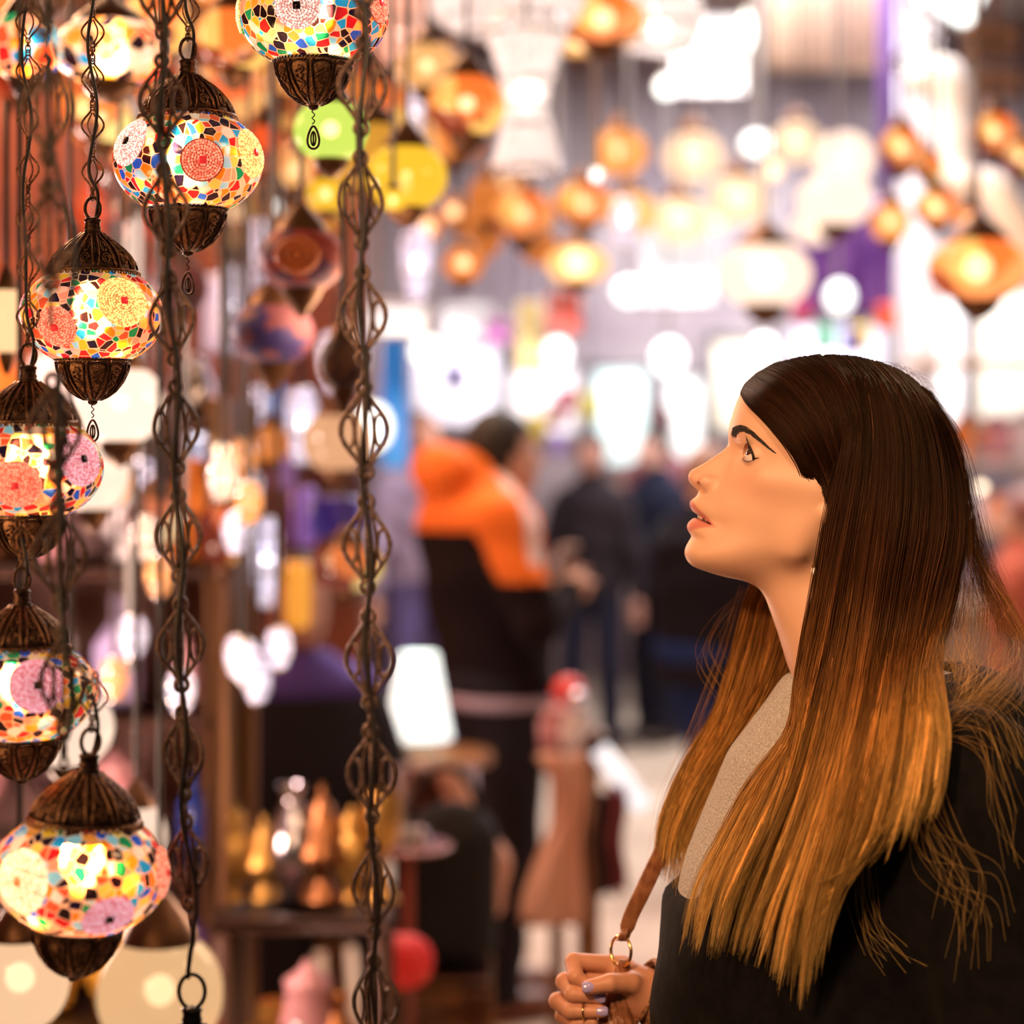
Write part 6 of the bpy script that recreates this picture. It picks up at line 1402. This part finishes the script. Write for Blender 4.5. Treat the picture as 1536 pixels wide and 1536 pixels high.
    MB().lathe([(.07,-rb.location[2]),(.06,-rb.location[2]+.015),(.012,-rb.location[2]+.04),(.012,-.05)], 16).obj('foot', cm('lamp_brass', (.13,.06,.03), .4, .7), rb)
    V, Q = surface(lambda x, y, z: smin(s_box(x, y, z, (0,0,.17), (.12,.07,.17), .06), s_ell(x, y, z, (.02,0,.30), (.09,.05,.08)), .04), (-.16,-.11,-.01), (.16,.11,.42), .009)
    bg = empty('black_bag', (PX(668, 4.95), 4.95, .50), 'black bag hanging over a rail at the feet of the man in orange', 'bag'); link('bag_body', mesh('bag_body', V, Q, cm('black_fabric', (.008,.006,.008), .8)), bg)
    MB().tube([(.08*math.cos(x), 0, .33+.13*math.sin(x)) for x in np.linspace(0, math.pi, 16)], .010, 6).obj('handle', cm('black_fabric', (.01,.01,.01), .8), bg)
    cr = empty('crate', (PX(668, 4.95), 4.95, 0), 'brown wooden crate under the black bag', 'crate'); MB().box((0,0,.247), (.11,.12,.247), bev=.004).obj('box', wd, cr, smooth=False); mb = MB()
    for z in (.08,.25,.42): mb.box((0,-.128,z), (.115,.008,.05), bev=.003)
    mb.obj('slats', wd, cr, smooth=False)
    # right edge: far stall
    ds = 11.0; sr = empty('market_stall', (PX(1500, ds), ds, 0), 'far market stall at the right edge behind the hair', 'stall')
    MB().box((0,0,.45), (.42,.3,.45), bev=.01).obj('counter', cm('tan_counter', (.62,.42,.28), .6), sr, smooth=False)
    for s in (-1, 1): MB().box((s*.40,0,1.2), (.02,.02,.9)).obj('post', cm('panel_frame', (.5,.5,.5), .5), sr, smooth=False)
    MB().box((0,0,2.12), (.45,.33,.02)).obj('roof', cm('tan_counter', (.6,.4,.3), .6), sr, smooth=False)
    for z in (.9,1.25,1.6): MB().box((0,.1,z+.01), (.38,.16,.012)).obj('shelf', cm('tan_counter', (.6,.4,.3), .6), sr, smooth=False)
    rng = random.Random(3); on = ['leftmost','second','third','fourth','rightmost']; sn = {0:'counter',1:'middle shelf',2:'upper shelf'}
    for si, z in enumerate((.923,1.273,1.623)):
        for k in range(5):
            kd = rng.choice(['vase','jar','bottle','urn']); a = rng.choice(['lilac','white','amber','pink','silver','orange','blue']); good(kd, a, PX(1500, ds)-.30+k*.15, ds+.08, z, rng.uniform(.18,.28), f'far {a} {kd}, {on[k]} on the {sn[si]} of the stall at the right')
    # violet / amber hanging tubes at the left
    for x, y, w, h, d, c, e, lab in ((447,892,40,104,4.8,(1.,.46,.06),.55,'amber yellow glass tube lamp left of the right heavy chain'),(456,775,38,90,5.1,(.34,.20,.80),.28,'violet glass tube lamp above the amber one'),(505,775,80,64,4.5,(.06,.03,.30),.25,'deep blue glass lamp behind the right heavy chain'),(408,600,30,90,4.7,(.1,.35,.9),.5,'blue glass tube lamp among the white crystals'),(330,470,60,120,5.,(.55,.48,.62),.35,'grey lilac glass lamp over the rack'),(430,690,40,90,4.9,(.35,.2,.5),.25,'dim purple glass tube beside the tan globe')):
        d = settle(x, y, w, h, d); root = empty('tube_lamp', P(x, y, d), lab, 'lamp', 'coloured glass tube lamps'); r = S(w/2, d); hh = S(h/2, d)
        MB().lathe([(.001,-hh),(r*.8,-hh*.96),(r,-hh*.7),(r,hh*.7),(r*.8,hh*.96),(.001,hh)], 18).obj('tube', cm('tube_'+lab, c, .3, 0, e), root); MB().lathe([(r*.5,hh*.95),(r*.5,hh*1.1),(.001,hh*1.15)], 14).obj('cap', cm('lamp_brass', (.13,.06,.03), .4, .7), root); cord_up(x, y-h/2, d, root)
# ================================================================ build
HRES = globals().get('HRES_OVERRIDE', 1.0)
cam = camera()
room(); foreground(); hanging(); shelf_rack(); low_table(); people(); midground()
root, rl = woman(); hand_extras(root, rl); handbag(); earring(root, rl); hair(root, rl, 1.)
w = D2.worlds.new('world'); bpy.context.scene.world = w; w.use_nodes = True
w.node_tree.nodes['Background'].inputs[0].default_value = (.55,.42,.36,1); w.node_tree.nodes['Background'].inputs[1].default_value = .12
# unseen lights added to brighten woman, left shop and rack (warm), hall (cool)
def added_spot(loc, to, p, c, ang, r=.06):
    o = light('SPOT', loc, p, c, r); o.data.spot_size = math.radians(ang); o.data.spot_blend = .6
    o.rotation_euler = (Vector(to)-Vector(loc)).to_track_quat('-Z', 'Y').to_euler(); return o
added_spot((-.55,.35,2.45), (.27,1.95,1.55), 125, (1,.54,.26), 34, .10)  # added spot aimed at her face, no fixture modelled
added_spot((.10,.5,2.9), (.33,1.95,1.30), 62, (1,.62,.34), 36, .10)
light('POINT', (-1.15,1.15,2.05), 14, (1,.55,.24), .12)
light('POINT', (-.45,.55,2.35), 9, (1,.60,.30), .12)
light('POINT', (-.75,1.7,1.55), 4, (1,.55,.25), .1)
light('POINT', (.95,2.7,2.35), 16, (1,.62,.32), .12)
light('POINT', (.75,1.55,2.6), 6, (1,.60,.30), .12)
light('AREA', (1.2,9.5,4.6), 420, (1.,.93,.95), 3.5, None, 4.)  # area light added under the ceiling to brighten the hall
light('AREA', (-.6,6.2,4.5), 130, (1.,.72,.50), 2.0, None, 2.)
light('AREA', (2.,13.2,4.4), 260, (.97,.97,1.), 3., None, 1.5)
light('POINT', (-.9,3.1,2.4), 22, (1.,.60,.32), .15)
light('POINT', (-.2,3.0,1.9), 10, (1.,.62,.36), .15)
light('POINT', (-1.5,4.0,3.0), 22, (1.,.5,.28), .15)
light('POINT', (-1.1,3.55,1.9), 45, (1.,.72,.62), .12)  # this and the next added to lift the dark rack
light('POINT', (-1.0,3.55,1.05), 30, (1.,.66,.5), .12)
light('POINT', (-.2,3.2,1.2), 6, (1.,.62,.36), .12)
light('AREA', (-1.6,5.9,4.4), 130, (1.,.55,.28), 1.6, None, 1.6)
light('POINT', (-1.5,6.3,1.8), 30, (1.,.6,.4), .2)
bpy.context.scene.cycles.use_denoising = True
bpy.context.scene.cycles.max_bounces = 8; bpy.context.scene.cycles.transparent_max_bounces = 12
bpy.context.scene.cycles.caustics_reflective = False; bpy.context.scene.cycles.caustics_refractive = False
bpy.context.scene.cycles.sample_clamp_indirect = 4.0
